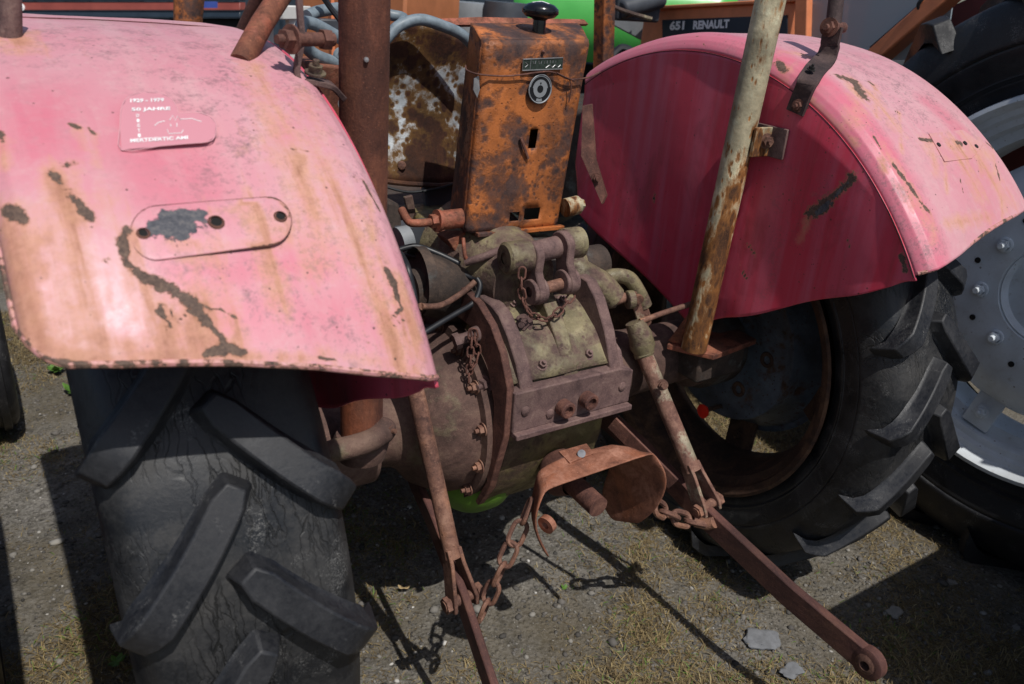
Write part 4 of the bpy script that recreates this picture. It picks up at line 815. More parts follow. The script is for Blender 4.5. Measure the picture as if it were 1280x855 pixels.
# ---------------------------------------------------------------- chains
def link_mesh(L, wdt, r):
    mb = MB(); a = L/2-wdt/2; P = [V3(a+math.cos(t)*wdt/2, math.sin(t)*wdt/2, 0) for t in np.linspace(-math.pi/2, math.pi/2, 8)]+[V3(-a+math.cos(t)*wdt/2, math.sin(t)*wdt/2, 0) for t in np.linspace(math.pi/2, 3*math.pi/2, 8)]
    mb.tube(P, r, 7, closed=True); return mb
def chain(name, pts, L, wdt, r, mat, lab):
    h = holder(name, TR); h['label'] = lab; P = spline(pts, 12); step = L-2.4*r
    acc = [0]
    for a, b in zip(P[:-1], P[1:]): acc.append(acc[-1]+(b-a).length)
    n = max(2, int(acc[-1]/step)); first = None; k = 0
    for i in range(n):
        s = (i+.5)*acc[-1]/n; j = max(0, min(len(P)-2, int(np.searchsorted(acc, s))-1)); t = (s-acc[j])/max(1e-9, acc[j+1]-acc[j]); p = P[j].lerp(P[j+1], t); tg = (P[j+1]-P[j]).normalized()
        if first is None: o = first = link_mesh(L, wdt, r).build('chain_link', mat, h)
        else: o = copy_of(first, h)
        u, w, d_ = frame(tg); a = (i % 2)*math.pi/2+.5+random.uniform(-.2, .2); y_ = u*math.cos(a)+w*math.sin(a); z_ = d_.cross(y_)
        o.matrix_local = Matrix((( d_.x, y_.x, z_.x, p.x), (d_.y, y_.y, z_.y, p.y), (d_.z, y_.z, z_.z, p.z), (0, 0, 0, 1)))
    return h
chain('check_chain', [at(600, 775, x=-.24), at(612, 745, x=-.225), at(632, 700, x=-.20), at(650, 660, x=-.17), at(664, 625, x=-.14)], .050, .026, .0047, 'rod', 'rusty check chain running to the bent shield')
chain('check_chain', [at(882, 655, x=.345), at(862, 651, x=.31), at(840, 645, x=.26), at(820, 633, x=.20)], .052, .030, .0065, 'rod', 'short rusty chain at the long lower link')
mb = MB(); mb.tube([at(868, 652, x=.325), at(885, 655, x=.345), at(893, 653, x=.35)], [.012, .014, .013], 12); mb.build('chain_shackle', 'rod', TR)
chain('pin_chain', [at(590, 412, y=-.125), at(588, 440, y=-.13), at(586, 478, y=-.135)], .022, .012, .0019, 'rust_brown', 'thin chain hanging by the housing bolts'); chain('pin_chain', [at(592, 412, y=-.13), at(597, 445, y=-.13), at(588, 462, y=-.135)], .022, .012, .0019, 'rust_brown', 'thin chain doubled beside the housing bolts')
chain('pin_chain', [at(653, 335, y=-.14), at(652, 365, y=-.145), at(662, 390, y=-.15), at(682, 399, y=-.15), at(700, 388, y=-.15), at(716, 368, y=-.14)], .024, .013, .0021, 'rust_brown', 'thin chain looped below the rocker')
# ---------------------------------------------------------------- hoses, rods and clutter left of the cover
for pts, r, mt, nm in (([(500, 318, .02), (509, 335, -.04), (516, 365, -.06), (520, 390, -.08), (524, 412, -.10)], .0075, 'black', 'brake_hose'), ([(596, 348, -.06), (600, 358, -.07), (592, 378, -.08), (570, 392, -.09), (548, 405, -.10), (524, 420, -.11)], .0055, 'black', 'brake_hose'),
                       ([(598, 350, -.05), (590, 348, -.03), (570, 338, 0), (550, 330, .02), (525, 322, .05), (500, 318, .08)], .0045, 'black', 'cable'), ([(500, 312, .06), (520, 308, .05), (545, 316, .03), (575, 330, 0)], .006, 'black', 'cable'),
                       ([(527, 383, -.09), (550, 382, -.08), (575, 368, -.06), (594, 352, -.06)], .006, 'rod', 'brake_rod'), ([(582, 328, -.02), (602, 322, -.04), (628, 312, -.05)], .008, 'rust_mauve', 'control_rod'), ([(579, 298, .0), (581, 318, -.02), (584, 326, -.02)], .004, 'rust_red', 'control_rod'), ([(500, 400, -.08), (520, 386, -.08), (527, 383, -.09)], .007, 'rod', 'brake_rod')):
    mb = MB(); mb.tube(spline([at(a, b, y=y) for a, b, y in pts], 6), r, 10); mb.build(nm, mt, TR)
mb = MB(); mb.cyl(at(520, 352, y=.02), at(592, 372, y=.02), .062, n=36); mb.lathe([(0, .068), (.02, .068)], at(520, 352, y=.02), (1, -.1, 0), 36); mb.build('brake_housing', 'cast_dark', TR, ang=30)
mb = MB(); mb.prism([at(560, 300, y=.03), at(582, 290, y=.03), at(586, 320, y=.03), at(575, 325, y=.03)], (0, .05, 0)); mb.build('cover_bracket', 'rust_red', TR, bevel=.002)
# transmission tunnel running forward, platform
mb = MB(); mb.prism([V3(-.15, .3, .42), V3(.15, .3, .42), V3(.15, .3, .80), V3(.08, .3, .90), V3(-.08, .3, .90), V3(-.15, .3, .80)], (0, 1.5, 0)); mb.build('transmission_housing', 'cast_dark', TR, bevel=.015)
mb = MB(); mb.prism([V3(-.11, .09, .845), V3(.12, .09, .845), V3(.12, .09, .93), V3(-.11, .09, .93)], (0, .25, 0)); mb.build('lift_housing', 'cast_green', TR, bevel=.01)
mb = MB(); mb.tube([at(498, 302, y=.14), at(512, 298, y=.14)], [.03, .028], 20); mb.build('brake_cylinder', 'lgrey', TR)
mb = MB(); mb.box(at(515, 292, y=.20), (.10, .05, .05)); mb.build('battery_clamp', 'dgrey', TR, bevel=.004)
mb = MB(); mb.prism([at(506, 247, y=.26), at(516, 244, y=.26), at(522, 275, y=.26), at(513, 276, y=.26)], (0, .01, 0)); mb.build('step_plate', 'cast', TR, bevel=.002)
mb = MB(); mb.prism([at(530, 232, y=.32), at(575, 228, y=.32), at(572, 268, y=.30), at(535, 270, y=.30)], (0, .02, 0)); mb.build('battery_box', 'dgrey', TR, bevel=.004)
mb = MB(); mb.prism([at(478, 250, y=.2), at(500, 255, y=.2), at(505, 300, y=.18), at(480, 300, y=.18)], (0, .06, 0)); mb.build('valve_block', 'cast_dark', TR, bevel=.006)
mb = MB(); mb.tube(spline([at(478, 232, y=.24), at(510, 240, y=.23), at(545, 236, y=.23), at(572, 228, y=.24)], 5), .003, 6); mb.build('cable', 'black', TR)
# rusted white seat panel
G = []
o_ = [(478, 38), (492, 30), (510, 26), (530, 27), (552, 34), (572, 44), (588, 52)]; b_ = [(478, 226), (492, 228), (510, 230), (530, 231), (550, 232), (570, 230), (588, 226)]
for k in range(25):
    i = k/24*6; j = min(5, int(i)); t = i-j; tp = np.array(o_[j])*(1-t)+np.array(o_[j+1])*t; bt = np.array(b_[j])*(1-t)+np.array(b_[j+1])*t
    G.append([at(*(tp*(1-v)+bt*v), y=.26+.05*(k/24)**2+.03*math.sin(v*math.pi)) for v in np.linspace(0, 1, 20)])
mb = MB(); mb.grid(G); sp_ = mb.build('seat_back', 'rust_white', TR, solid=.003, ang=60); sp_['label'] = 'white seat back panel eaten by dark rust'
mb = MB(); mb.tube([g_[-1] for g_ in G], .006, 8); mb.build('panel_edge', 'rust_white', sp_)
mb = MB(); mb.lathe([(-.002, .010), (.004, .008), (.006, .0)], at(502, 207, y=.268), (-.4, -1, .1), 14); mb.build('rivet', 'rod', sp_)
mb = MB(); mb.prism([at(528, 24, y=.42), at(598, 21, y=.42), at(730, 24, y=.42), at(736, 30, y=.40), at(560, 31, y=.40)], (0, 0.01, -.006)); mb.build('deck_plate', 'rust_red', TR, bevel=.001)
# rear post beyond the cover with its strap
mb = MB(); mb.bar(at(752, 200, y=.75), at(757, -60, y=.75), .044, .052, (0, 1, 0)); bpst = mb.build('seat_post', 'rust_cover', TR, bevel=.004)
mb = MB(); mb.prism([at(728, 132, y=.16), at(738, 130, y=.16), at(743, 200, y=.12), at(757, 245, y=.10), at(752, 256, y=.10), at(738, 222, y=.11), at(726, 195, y=.13)], (0.012, .006, 0)); stp = mb.build('support_strap', 'rust_brown', TR, bevel=.0015)
mb = MB(); mb.bolt(at(745, 222, y=.105), (-.5, -1, 0), .008); mb.build('bolt', 'rust_brown', stp)
# dark red foot well sheet beyond
mb = MB(); mb.prism([V3(.17, .30, .60), V3(.5, .34, .60), V3(.5, 1.5, .60), V3(.17, 1.5, .60)], (0, 0, .012)); mb.build('foot_platform', 'dred', TR)
mb = MB(); mb.prism([V3(-.17, .30, .60), V3(-.5, .34, .60), V3(-.5, 1.5, .60), V3(-.17, 1.5, .60)], (0, 0, .012)); mb.build('foot_platform', 'dred', TR)

for x, y in ((-.062, -.192), (.052, -.192), (-.06, -.075), (.058, -.085)):
    mb = MB(); mb.bolt(V3(x, y, slope(y)+.009), (0, -.62, .78), .0085); mb.build('cover_bolt', 'rust_mauve', gb)
for x, z in ((-.12, .68), (.12, .68), (-.06, .66)):
    mb = MB(); mb.lathe([(0, .010), (.003, .009), (.005, .005), (.0055, 0)], V3(x, -.232, z), (0, -1, 0), 14); mb.build('plate_rivet', 'rust_mauve', pl)
mb = MB(); mb.tube([fpt(x, math.radians(86)+.05*(x-.7), -1, .0004) for x in np.linspace(.53, .90, 24)], .0009, 6); mb.build('crease_seam', 'dred', FEND[-1])
# ================================================================== GREY HOSE
hp = [(590, 56, .24), (575, 42, .235), (552, 32, .235), (525, 24.5, .235), (500, 32, .235), (484, 47, .235), (462, 74, .23), (440, 83, .23), (412, 76, .22), (390, 66, .21), (376, 48, .20), (378, 30, .21), (392, 30, .22), (415, 42, .23), (440, 56, .24), (462, 60, .25), (490, 40, .30), (505, 24, .34), (485, 18, .36), (460, 12, .36), (430, 10, .35), (400, 14, .33), (384, 20, .31)]
mb = MB(); P = [at(a, b, y=y) for a, b, y in hp]; mb.tube(spline(P, 6), .0115, 14)
mb.tube(spline([at(442, 68, y=.22), at(425, 63, y=.22), at(420, 70, y=.22), at(428, 76, y=.22), at(444, 74, y=.22)], 5), .006, 8)
tag(mb.build('garden_hose', 'grey_hose', loc=P[7]), 'grey rubber hose looped over the rusted white seat panel', 'hose')
mb = MB(); mb.tube(spline([at(400, -10, y=.3), at(412, 8, y=.3), at(425, 25, y=.29), at(436, 42, y=.28)], 5), .006, 8); mb.build('cable', 'black', TR)
mb = MB(); mb.prism([at(385, 78, y=.20), at(440, 84, y=.20), at(452, 160, y=.22), at(405, 150, y=.22)], (.02, .12, 0)); tb = mb.build('tool_box', 'rust_red', TR, bevel=.006)
mb = MB(); mb.bolt(at(432, 130, y=.18), (-.4, -1, 0), .010); mb.build('bolt', 'steel', tb)
# ================================================================== ORANGE TRACTOR ON THE RIGHT
RN = thing('orange_tractor', (1.85, .4, 0), 'orange tractor with grey-rimmed rear wheel and lettered bonnet', 'tractor')
WC = V3(1.475, -.49, .792)
t = make_tyre(RN, *WC, .805, .193, .50, .040, 20, 'tyre2', 'tyre2')
t['label'] = 'black tyre on a pale grey rim'
T0 = -.200
mb = MB(); mb.lathe([(T0+a, r) for a, r in ((.012, .512), (.0, .508), (-.002, .497), (.014, .487), (.030, .484), (.036, .470), (.050, .462), (.056, .447), (.085, .440), (.095, .415), (.18, .41), (.18, .43), (.06, .50))], (0, 0, 0), (1, 0, 0), 90, True); mb.build('rim', 'greyrim', t, ang=35)
mb = MB(); mb.lathe([(T0+a, r) for a, r in ((.075, .0), (.075, .045), (.070, .05), (.055, .052), (.055, .115), (.040, .122), (.036, .125), (.040, .128), (.035, .132), (.030, .25), (.040, .285), (.065, .325), (.085, .345), (.11, .35), (.13, .34), (.13, 0))], (0, 0, 0), (1, 0, 0), 80); ds = mb.build('wheel_disc', 'greyrim', t, ang=35)
for k in range(8):
    a = k*math.pi/4+.57; p = V3(T0+.033, math.cos(a)*.175, math.sin(a)*.175); mb = MB(); mb.lathe([(0, .021), (.005, .020), (.006, .015)], p, (-1, 0, 0), 20); mb.hexn(p+V3(-.005, 0, 0), (-1, 0, 0), .0145, .013); mb.cyl(p+V3(-.017, 0, 0), p+V3(-.030, 0, 0), .0085, .0075, 12); mb.build('wheel_nut', 'greyrim', t)
    a += .39; mb = MB(); p = V3(T0+.0315, math.cos(a)*.205, math.sin(a)*.205); mb.cyl(p, p+V3(-.002, 0, 0), .008, n=12); mb.build('disc_hole', 'hole', t)
for k in range(6):
    a = k*math.pi/3+.73-math.pi/2*0; c_, s_ = math.cos(a), math.sin(a); mb = MB(); mb.bar((T0+.085, c_*.335, s_*.335), (T0+.075, c_*.435, s_*.435), .075, .014, (1, 0, 0)); mb.bolt((T0+.068, c_*.385, s_*.385), (-1, 0, 0), .014); mb.build('rim_clamp', 'greyrim', t, bevel=.002)
hx = 1.55; Hh = lambda a, b, dx=0: at(a, b, x=hx+dx)
mb = MB(); P = [Hh(805, 11), Hh(1000, 0), Hh(1000, 0)+V3(0, 0, -.55), V3(hx, Hh(805, 11).y+.0, .80)]
mb.prism(P, (.62, 0, 0)); hd = mb.build('bonnet', 'orange', RN, bevel=.012); hd['label'] = 'orange bonnet side with white lettering on a dark strip'
mb = MB(); S_ = [Hh(829, 25), Hh(985, 19), Hh(985, 60), Hh(829, 62)]; mb.prism([p+V3(-.002, 0, 0) for p in S_], (-.003, 0, 0)); mb.build('name_strip', 'navy', hd)
for body, p0, p1, hh in (('651', (837, 38), (856, 37.2), 11.5), ('RENAULT', (866, 37), (912, 35), 11)):
    mb = MB(); V, Fc = text_mesh(body, 1, 1, .05, .1); mb.add([Hh(p0[0]+(p1[0]-p0[0])*a, p0[1]+(p1[1]-p0[1])*a-hh*b, -.0062) for a, b in V], Fc); mb.build('lettering', 'white', hd)
mb = MB(); mb.bar(Hh(803, 11)+V3(-.004, .01, .0), Hh(1000, 0)+V3(-.004, 0, 0), .03, .012); mb.build('bonnet_edge', 'orange', hd, bevel=.003)
mb = MB(); mb.bar(at(1003, 70, x=1.52), at(1006, -40, x=1.52), .03, .05, (0, 1, 0)); mb.build('cab_post', 'orange', RN, bevel=.004)
gl = [at(1010, 75, x=1.62), at(1180, 75, x=1.62), at(1200, -60, x=1.62), at(1014, -60, x=1.62)]; mb = MB(); mb.prism(gl, (.006, 0, 0)); mb.build('cab_window', 'glass', RN)
mb = MB(); mb.bar(at(1096, 72, x=1.56), at(1215, -32, x=1.56), .05, .078, (1, 0, 0)); fr_ = mb.build('cab_frame', 'orange', RN, bevel=.006)
mb = MB(); mb.bar(at(1092, 62, x=1.60), at(1170, -5, x=1.60), .02, .03, (1, 0, 0)); mb.build('window_seal', 'black', fr_)
mb = MB(); mb.tube(spline([at(1150, 14, x=1.53), at(1148, 6, x=1.52), at(1153, -2, x=1.52), at(1157, -12, x=1.53)], 4), .006, 8); mb.build('window_latch', 'black', fr_)
mb = MB(); mb.box(at(1080, 45, x=2.0)+V3(0, 0, -.15), (.35, .35, .5)); mb.lathe([(0, .05), (.04, .06), (.10, .05), (.11, 0)], at(1080, 25, x=2.0), (0, 0, 1), 20); mb.build('cab_seat', 'dgrey', RN, bevel=.03)
mb = MB(); mb.prism([V3(1.72, -.9, .9), V3(1.72, .3, .9), V3(1.72, .3, 1.4), V3(1.72, -.2, 1.68), V3(1.72, -.7, 1.68), V3(1.72, -.95, 1.4)], (.03, 0, 0)); mb.build('wheel_arch', 'dred', RN)
mb = MB(); mb.box((1.85, 1.1, .62), (.5, 2.6, .5)); mb.build('engine_block', 'cast_dark', RN, bevel=.03)
mb = MB(); mb.lathe([(0, .10), (.02, .28), (.16, .30), (.18, .28), (.20, .1)], (1.52, 2.5, .30), (1, 0, 0), 36); mb.build('front_tyre', 'tyre2', RN)
mb = MB(); mb.cyl((1.55, -.49, .79), (2.0, -.49, .79), .12, n=24); mb.build('axle', 'cast_dark', RN)
# ================================================================== RED TRACTOR ON THE LEFT
LN = thing('red_tractor', (-1.5, .8, 0), 'red tractor edge with black tyres on the gravel beside the plated fender', 'tractor')
mb = MB(); c_ = V3(-.985, 1.45, .265); mb.lathe(dense(tyre_profile(.27, .078, .17, .008), 2), (0, 0, 0), (1, 0, 0), 60); ft_ = mb.build('front_tyre', 'tyre2', LN, ang=50, local=True); ft_.location = c_-Vector(LN['_w']); ft_['_w'] = (0., 0., 0.)
mb = MB(); mb.lathe([(.06, .172), (.052, .15), (.03, .14), (.03, .05), (.06, .04), (.06, 0)], (0, 0, 0), (1, 0, 0), 40); mb.build('wheel_rim', 'redpaint', ft_)
for k in range(3): mb = MB(); x = (-.045, 0, .045)[k]; mb.lathe([(x-.012, .262), (x-.010, .272), (x+.010, .272), (x+.012, .262)], (0, 0, 0), (1, 0, 0), 60); mb.build('tread_rib', 'tyre2', ft_)
c2 = V3(-1.15, .10, .52); mb = MB(); mb.lathe(dense(tyre_profile(.53, .12, .34, .02), 2), (0, 0, 0), (1, 0, 0), 70); rt_ = mb.build('rear_tyre', 'tyre2', LN, ang=50, local=True); rt_.location = c2-Vector(LN['_w']); rt_['_w'] = (0., 0., 0.)
mb = MB(); mb.lathe([(.10, .345), (.09, .32), (.04, .30), (.02, .1), (.05, .08), (.05, 0)], (0, 0, 0), (1, 0, 0), 50); mb.build('wheel_rim', 'redpaint', rt_)
mb = MB(); mb.box((-1.6, 1.0, .75), (.42, 1.9, .45)); mb.build('body', 'redpaint', LN, bevel=.06)
mb = MB(); mb.cyl((-1.9, 1.45, .3), (-.95, 1.45, .265), .03); mb.build('front_axle', 'cast_dark', LN)
mb = MB(); mb.cyl((-1.8, .1, .55), (-1.1, .1, .52), .06); mb.build('rear_axle', 'cast_dark', LN)
# ================================================================== MACHINES AND GOODS BEHIND
def groundbox(mb, p, q, depth, z0=0.0, rot=None):
    a, b = Vector(p), Vector(q); mb.prism([V3(a.x, a.y, z0), V3(b.x, b.y, z0), V3(b.x, b.y, b.z), V3(a.x, a.y, a.z)], V3(-(b.y-a.y), (b.x-a.x), 0).normalized()*-depth if False else V3((a.y-b.y), (b.x-a.x), 0).normalized()*depth)
D = 4.2
a, b = at(-60, 0, d=D), at(300, 0, d=D-.4)
TRL = thing('farm_trailer', (a.x, a.y+.5, 0), 'dark blue and red banded trailer behind the plated fender', 'trailer')
def band(y0, y1, mat, nm, back=0, x0=-60, x1=300):
    mb = MB(); p = [at(x0, y0, d=D+back), at(x1, y0, d=D-.4+back), at(x1, y1, d=D-.4+back), at(x0, y1, d=D+back)]; nrm = V3(p[0].y-p[1].y, p[1].x-p[0].x, 0).normalized(); mb.prism(p, nrm*.05); return mb.build(nm, mat, TRL, bevel=.004)
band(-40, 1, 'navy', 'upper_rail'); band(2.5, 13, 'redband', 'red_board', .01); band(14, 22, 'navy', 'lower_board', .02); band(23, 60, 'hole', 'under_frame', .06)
mb = MB(); mb.prism([at(252, 2, d=D-.55), at(272, 2, d=D-.55), at(272, 10, d=D-.55), at(252, 10, d=D-.55)], (0, .02, 0)); mb.build('blue_mark', 'blueband', TRL)
mb = MB(); q = at(26, 9, d=D-.1); mb.lathe([(0, .015), (.01, .018), (.015, 0)], q, (0, -1, .2), 12); mb.build('side_lamp', 'white', TRL)
for wx in (.15, .85): q = a.lerp(b, wx); mb = MB(); mb.lathe([(-.1, .2), (-.1, .38), (-.06, .42), (.06, .42), (.1, .38), (.1, .2)], V3(q.x, q.y+.5, .42), (0, 1, 0), 40, True); mb.build('wheel', 'tyre2', TRL)
mb = MB(); mb.box(((a.x+b.x)/2, (a.y+b.y)/2+.8, .7), ((b-a).length*.9, 1.2, .5)); mb.build('load_bed', 'navy', TRL, bevel=.02)
def standing(name, px0, px1, py, d, depth, mat, label, cat, z0=0., bevel=.01):
    p, q = at(px0, py, d=d), at(px1, py, d=d); r_ = Vector((p.x, p.y, 0)); mb = MB(); dv = (q-p); dv.z = 0; nrm = V3(-dv.y, dv.x, 0).normalized(); zt = (p.z+q.z)/2
    mb.prism([V3(p.x, p.y, z0), V3(q.x, q.y, z0), V3(q.x, q.y, zt), V3(p.x, p.y, zt)], nrm*depth); o = mb.build(name, mat, loc=r_, bevel=bevel); return tag(o, label, cat)
# rusty pillar behind the left fender
p = at(235, 28, d=3.0); mb = MB(); P = [V3(p.x, p.y, 0), V3(p.x, p.y, .8), p, at(238, -40, d=2.95)]; mb.tube(P, [.06, .055, .050, .058], 18); tag(mb.build('rusty_pillar', 'rust_cover', loc=(p.x, p.y, 0)), 'rusty orange pillar standing before the banded trailer', 'pillar')
CB = thing('orange_cabinet', at(445, 60, d=2.9)*1, 'orange metal cabinet standing behind the grey hose', 'cabinet'); CB.location.z = 0; CB['_w'] = tuple(CB.location)
p0, p1 = at(372, 40, d=2.9), at(506, 40, d=2.7); n_ = V3(p0.y-p1.y, p1.x-p0.x, 0).normalized()
mb = MB(); mb.prism([V3(p0.x, p0.y, 0), V3(p1.x, p1.y, 0), V3(p1.x, p1.y, 1.55), V3(p0.x, p0.y, 1.55)], n_*.35); mb.build('cabinet_body', 'orange_box', CB, bevel=.01)
for k in (.33, .66): a_ = p0.lerp(p1, k); mb = MB(); mb.bar(V3(a_.x, a_.y-.006, .05), V3(a_.x, a_.y-.006, 1.5), .012, .02, (0, 1, 0)); mb.build('door_rib', 'orange', CB)
q = at(410, 36, d=2.6); mb = MB(); mb.box(q, (.07, .04, .06)); mb.build('latch_box', 'dgrey', CB, bevel=.005)
WB = thing('white_trestle', (at(357, 20, d=2.3).x, at(357, 20, d=2.3).y, 0), 'white trestle with thin legs behind the diagonal brace', 'trestle')
p0, p1 = at(328, 14, d=2.3), at(372, 16, d=2.25); mb = MB(); mb.bar(p0, p1, .12, .035); mb.build('top_rail', 'whitepost', WB, bevel=.003)
for a_ in (p0.lerp(p1, .1), p0.lerp(p1, .85)): mb = MB(); mb.bar(V3(a_.x, a_.y, 0), a_, .03, .03, (0, 1, 0)); mb.build('leg', 'whitepost', WB)
p = at(523, 20, d=2.8); mb = MB(); mb.prism([V3(p.x-.045, p.y, 0), V3(p.x+.045, p.y, 0), V3(p.x+.045, p.y, 1.7), V3(p.x-.045, p.y, 1.7)], (0, .09, 0)); mb.box((p.x, p.y+.045, 1.73), (.12, .12, .05)); tag(mb.build('white_post', 'whitepost', loc=(p.x, p.y, 0), bevel=.006), 'square white wooden post behind the seat panel', 'post')
# grey barrels
for px, d, r_, mat, lab in ((590, 3.2, .11, 'lgrey', 'light grey barrel behind the lift cover knob'), (632, 3.0, .085, 'dgrey', 'dark grey barrel behind the lift cover knob')):
    p = at(px, 10, d=d); mb = MB(); zt = p.z+.02; mb.lathe([(0, 0), (0, r_*.92), (.03, r_), (zt*.33, r_), (zt*.34, r_*1.04), (zt*.35, r_), (zt*.66, r_), (zt*.67, r_*1.04), (zt*.68, r_), (zt-.03, r_), (zt, r_*.92), (zt, 0)], (p.x, p.y, 0), (0, 0, 1), 40); tag(mb.build('grey_barrel', mat, loc=(p.x, p.y, 0), ang=30), lab, 'barrel')
# green machine
g0, g1 = at(640, 36, d=4.6), at(920, 30, d=4.6)
GM = thing('green_harvester', (g0.x, g0.y, 0), 'bright green machine with a rounded bonnet behind the orange tractor', 'farm machine')
dv = (g1-g0); dv.z = 0; n_ = V3(-dv.y, dv.x, 0).normalized(); mb = MB(); G = []
for k in range(13):
    u = k/12; row = []
    for j in range(15):
        t_ = j/14*math.pi*.5; row.append(V3(g0.x, g0.y, 0)+dv*u+n_*(.45*(1-math.cos(t_)))+V3(0, 0, 1.22+.38*math.sin(t_)+.03*math.sin(u*3)))
    G.append([V3(g0.x, g0.y, 1.02)+dv*u]+row)
mb.grid(G); mb.build('bonnet', 'green', GM, solid=.01, ang=60)
mb = MB(); c_ = V3(g0.x, g0.y, .62)+dv*.5+n_*.5; mb.box(c_, (dv.length*.95, .7, .75), Matrix((dv.normalized(), n_, V3(0, 0, 1))).transposed()); mb.build('chassis', 'hole', GM, bevel=.02)  # coloured black to give the shadow below the green bonnet
for u in (.15, .85):
    c_ = V3(g0.x, g0.y, .45)+dv*u+n_*.1; mb = MB(); mb.lathe([(-.12, .2), (-.12, .40), (-.07, .45), (.07, .45), (.12, .40), (.12, .2)], c_, n_, 40, True); mb.build('wheel', 'tyre2', GM)
# grey loader arm and dark engine clutter ahead of the orange bonnet
LA = thing('loader_arm', (at(785, 40, d=3.5).x, at(785, 40, d=3.5).y, 0), 'grey loader arm with black hoses beyond the red fender', 'loader')
mb = MB(); mb.bar(at(758, 12, d=3.5), at(822, 46, d=3.5), .06, .085); mb.build('arm', 'lgrey', LA, bevel=.006)
p = at(822, 46, d=3.5); mb = MB(); mb.bar(p, V3(p.x+.05, p.y+.1, .02), .06, .09, (0, 1, 0)); mb.build('upright', 'lgrey', LA, bevel=.006)
mb = MB(); mb.tube(spline([at(765, 70, d=2.9), at(778, 60, d=2.9), at(795, 70, d=2.9), at(806, 90, d=2.9)], 5), .015, 8); mb.tube(spline([at(762, 95, d=2.9), at(775, 80, d=2.88), at(792, 84, d=2.9)], 5), .010, 8); mb.build('loader_hose', 'black', LA)
mb = MB(); q = at(785, 5, d=3.2); mb.box(q, (.22, .15, .12)); mb.cyl(q+V3(-.1, -.08, -.02), q+V3(.1, -.08, .03), .035); mb.build('valve_block', 'dgrey', LA, bevel=.01)
mb = MB(); mb.tube(spline([at(757, 3, d=3.0), at(775, 12, d=3.0), at(800, 20, d=3.0), at(815, 24, d=3.0)], 5), .008, 8); mb.build('yellow_cable', 'cast', LA)
# tall dark shed wall far behind closes the view between the machines
SH = thing('shed_wall', (3.0, 11, 0), 'dark corrugated shed wall far behind the parked machines', 'shed')
for k in range(30):
    x0 = -6+k*.62; mb = MB(); mb.prism([V3(x0, 11, 0), V3(x0+.30, 11, 0), V3(x0+.34, 11.05, 0), V3(x0+.58, 11.05, 0), V3(x0+.62, 11, 0), V3(x0+.62, 11.1, 0), V3(x0, 11.1, 0)], (0, 0, 3.2))
    if k == 0: s0 = mb.build('wall_panel', 'navy', SH)
    else: o = copy_of(s0, SH); o.location.x = k*.62
# ================================================================== GROUND COVER
gm = NM('dry_grass', .8, 0, .2); hu = gm.attr('hue')
gm.col(gm.ramp(hu, [(.0, (.07, .05, .028)), (.35, (.16, .115, .055)), (.62, (.28, .215, .105)), (.8, (.37, .31, .17)), (.84, (.085, .13, .025)), (1, (.12, .20, .04))])); MT['grass'] = gm.m
def fractal(x, y, seed=0):
    v = np.zeros_like(x); a = 1; r_ = np.random.default_rng(seed)
    for k in range(6):
        ph = r_.uniform(0, 6, 4); fr = 2.2*1.9**k; v += a*(np.sin(fr*x+ph[0]+1.3*np.sin(fr*.7*y+ph[1]))*np.sin(fr*y+ph[2]+1.3*np.sin(fr*.6*x+ph[3]))); a *= .72
    return v
N = 900000
X = rng.uniform(-1.5, 1.9, N); Y = rng.uniform(-1.0, 2.4, N); fr_ = fractal(X, Y, 3)
keep = (fr_+rng.normal(0, .45, N) > -.2); X, Y, fv = X[keep], Y[keep], fr_[keep]; X, Y, fv = X[:300000], Y[:300000], fv[:300000]; N = len(X)
ln = rng.uniform(.014, .055, N)*np.clip(.6+.35*fv, .5, 1.5); az = rng.uniform(0, 2*np.pi, N); el = rng.uniform(.05, .75, N)**1.3; wd_ = rng.uniform(.0005, .0014, N)
gz = ground_h(X, Y); bx = np.c_[X, Y, gz-.001]; dr_ = np.c_[np.cos(az)*np.cos(el), np.sin(az)*np.cos(el), np.sin(el)]
sd = np.c_[-np.sin(az), np.cos(az), np.zeros(N)]; mid = bx+dr_*(ln*.55)[:, None]+np.c_[np.zeros(N), np.zeros(N), ln*.10]; tip = bx+dr_*ln[:, None]-np.c_[np.zeros(N), np.zeros(N), ln*.08]
V = np.stack([bx-sd*wd_[:, None], bx+sd*wd_[:, None], mid+sd*(wd_*.8)[:, None], mid-sd*(wd_*.8)[:, None], tip], 1).reshape(-1, 3)
me = bpy.data.meshes.new('dry_grass'); I = np.arange(N)*5
loops = np.stack([I, I+1, I+2, I+3, I+3, I+2, I+4], 1).ravel(); me.vertices.add(N*5); me.vertices.foreach_set('co', V.ravel()); me.loops.add(N*7); me.loops.foreach_set('vertex_index', loops)
me.polygons.add(N*2); st_ = np.stack([np.arange(N)*7, np.arange(N)*7+4], 1).ravel(); me.polygons.foreach_set('loop_start', st_)
me.update(calc_edges=True); hu_ = np.clip(rng.beta(2, 2.2, N)*.8, 0, .8); gr_ = (rng.random(N) < np.clip(.0+.09*fractal(X*.6, Y*.6, 8), .01, .25)); hu_[gr_] = rng.uniform(.85, 1, gr_.sum())
a = me.attributes.new('hue', 'FLOAT', 'POINT'); a.data.foreach_set('value', np.repeat(hu_, 5).astype(np.float32)); me.materials.append(MT['grass'])
o = bpy.data.objects.new('dry_grass', me); COL.objects.link(o); tag(o, 'sparse dry straw-coloured grass over the gravelly dirt', 'grass', kind='stuff')
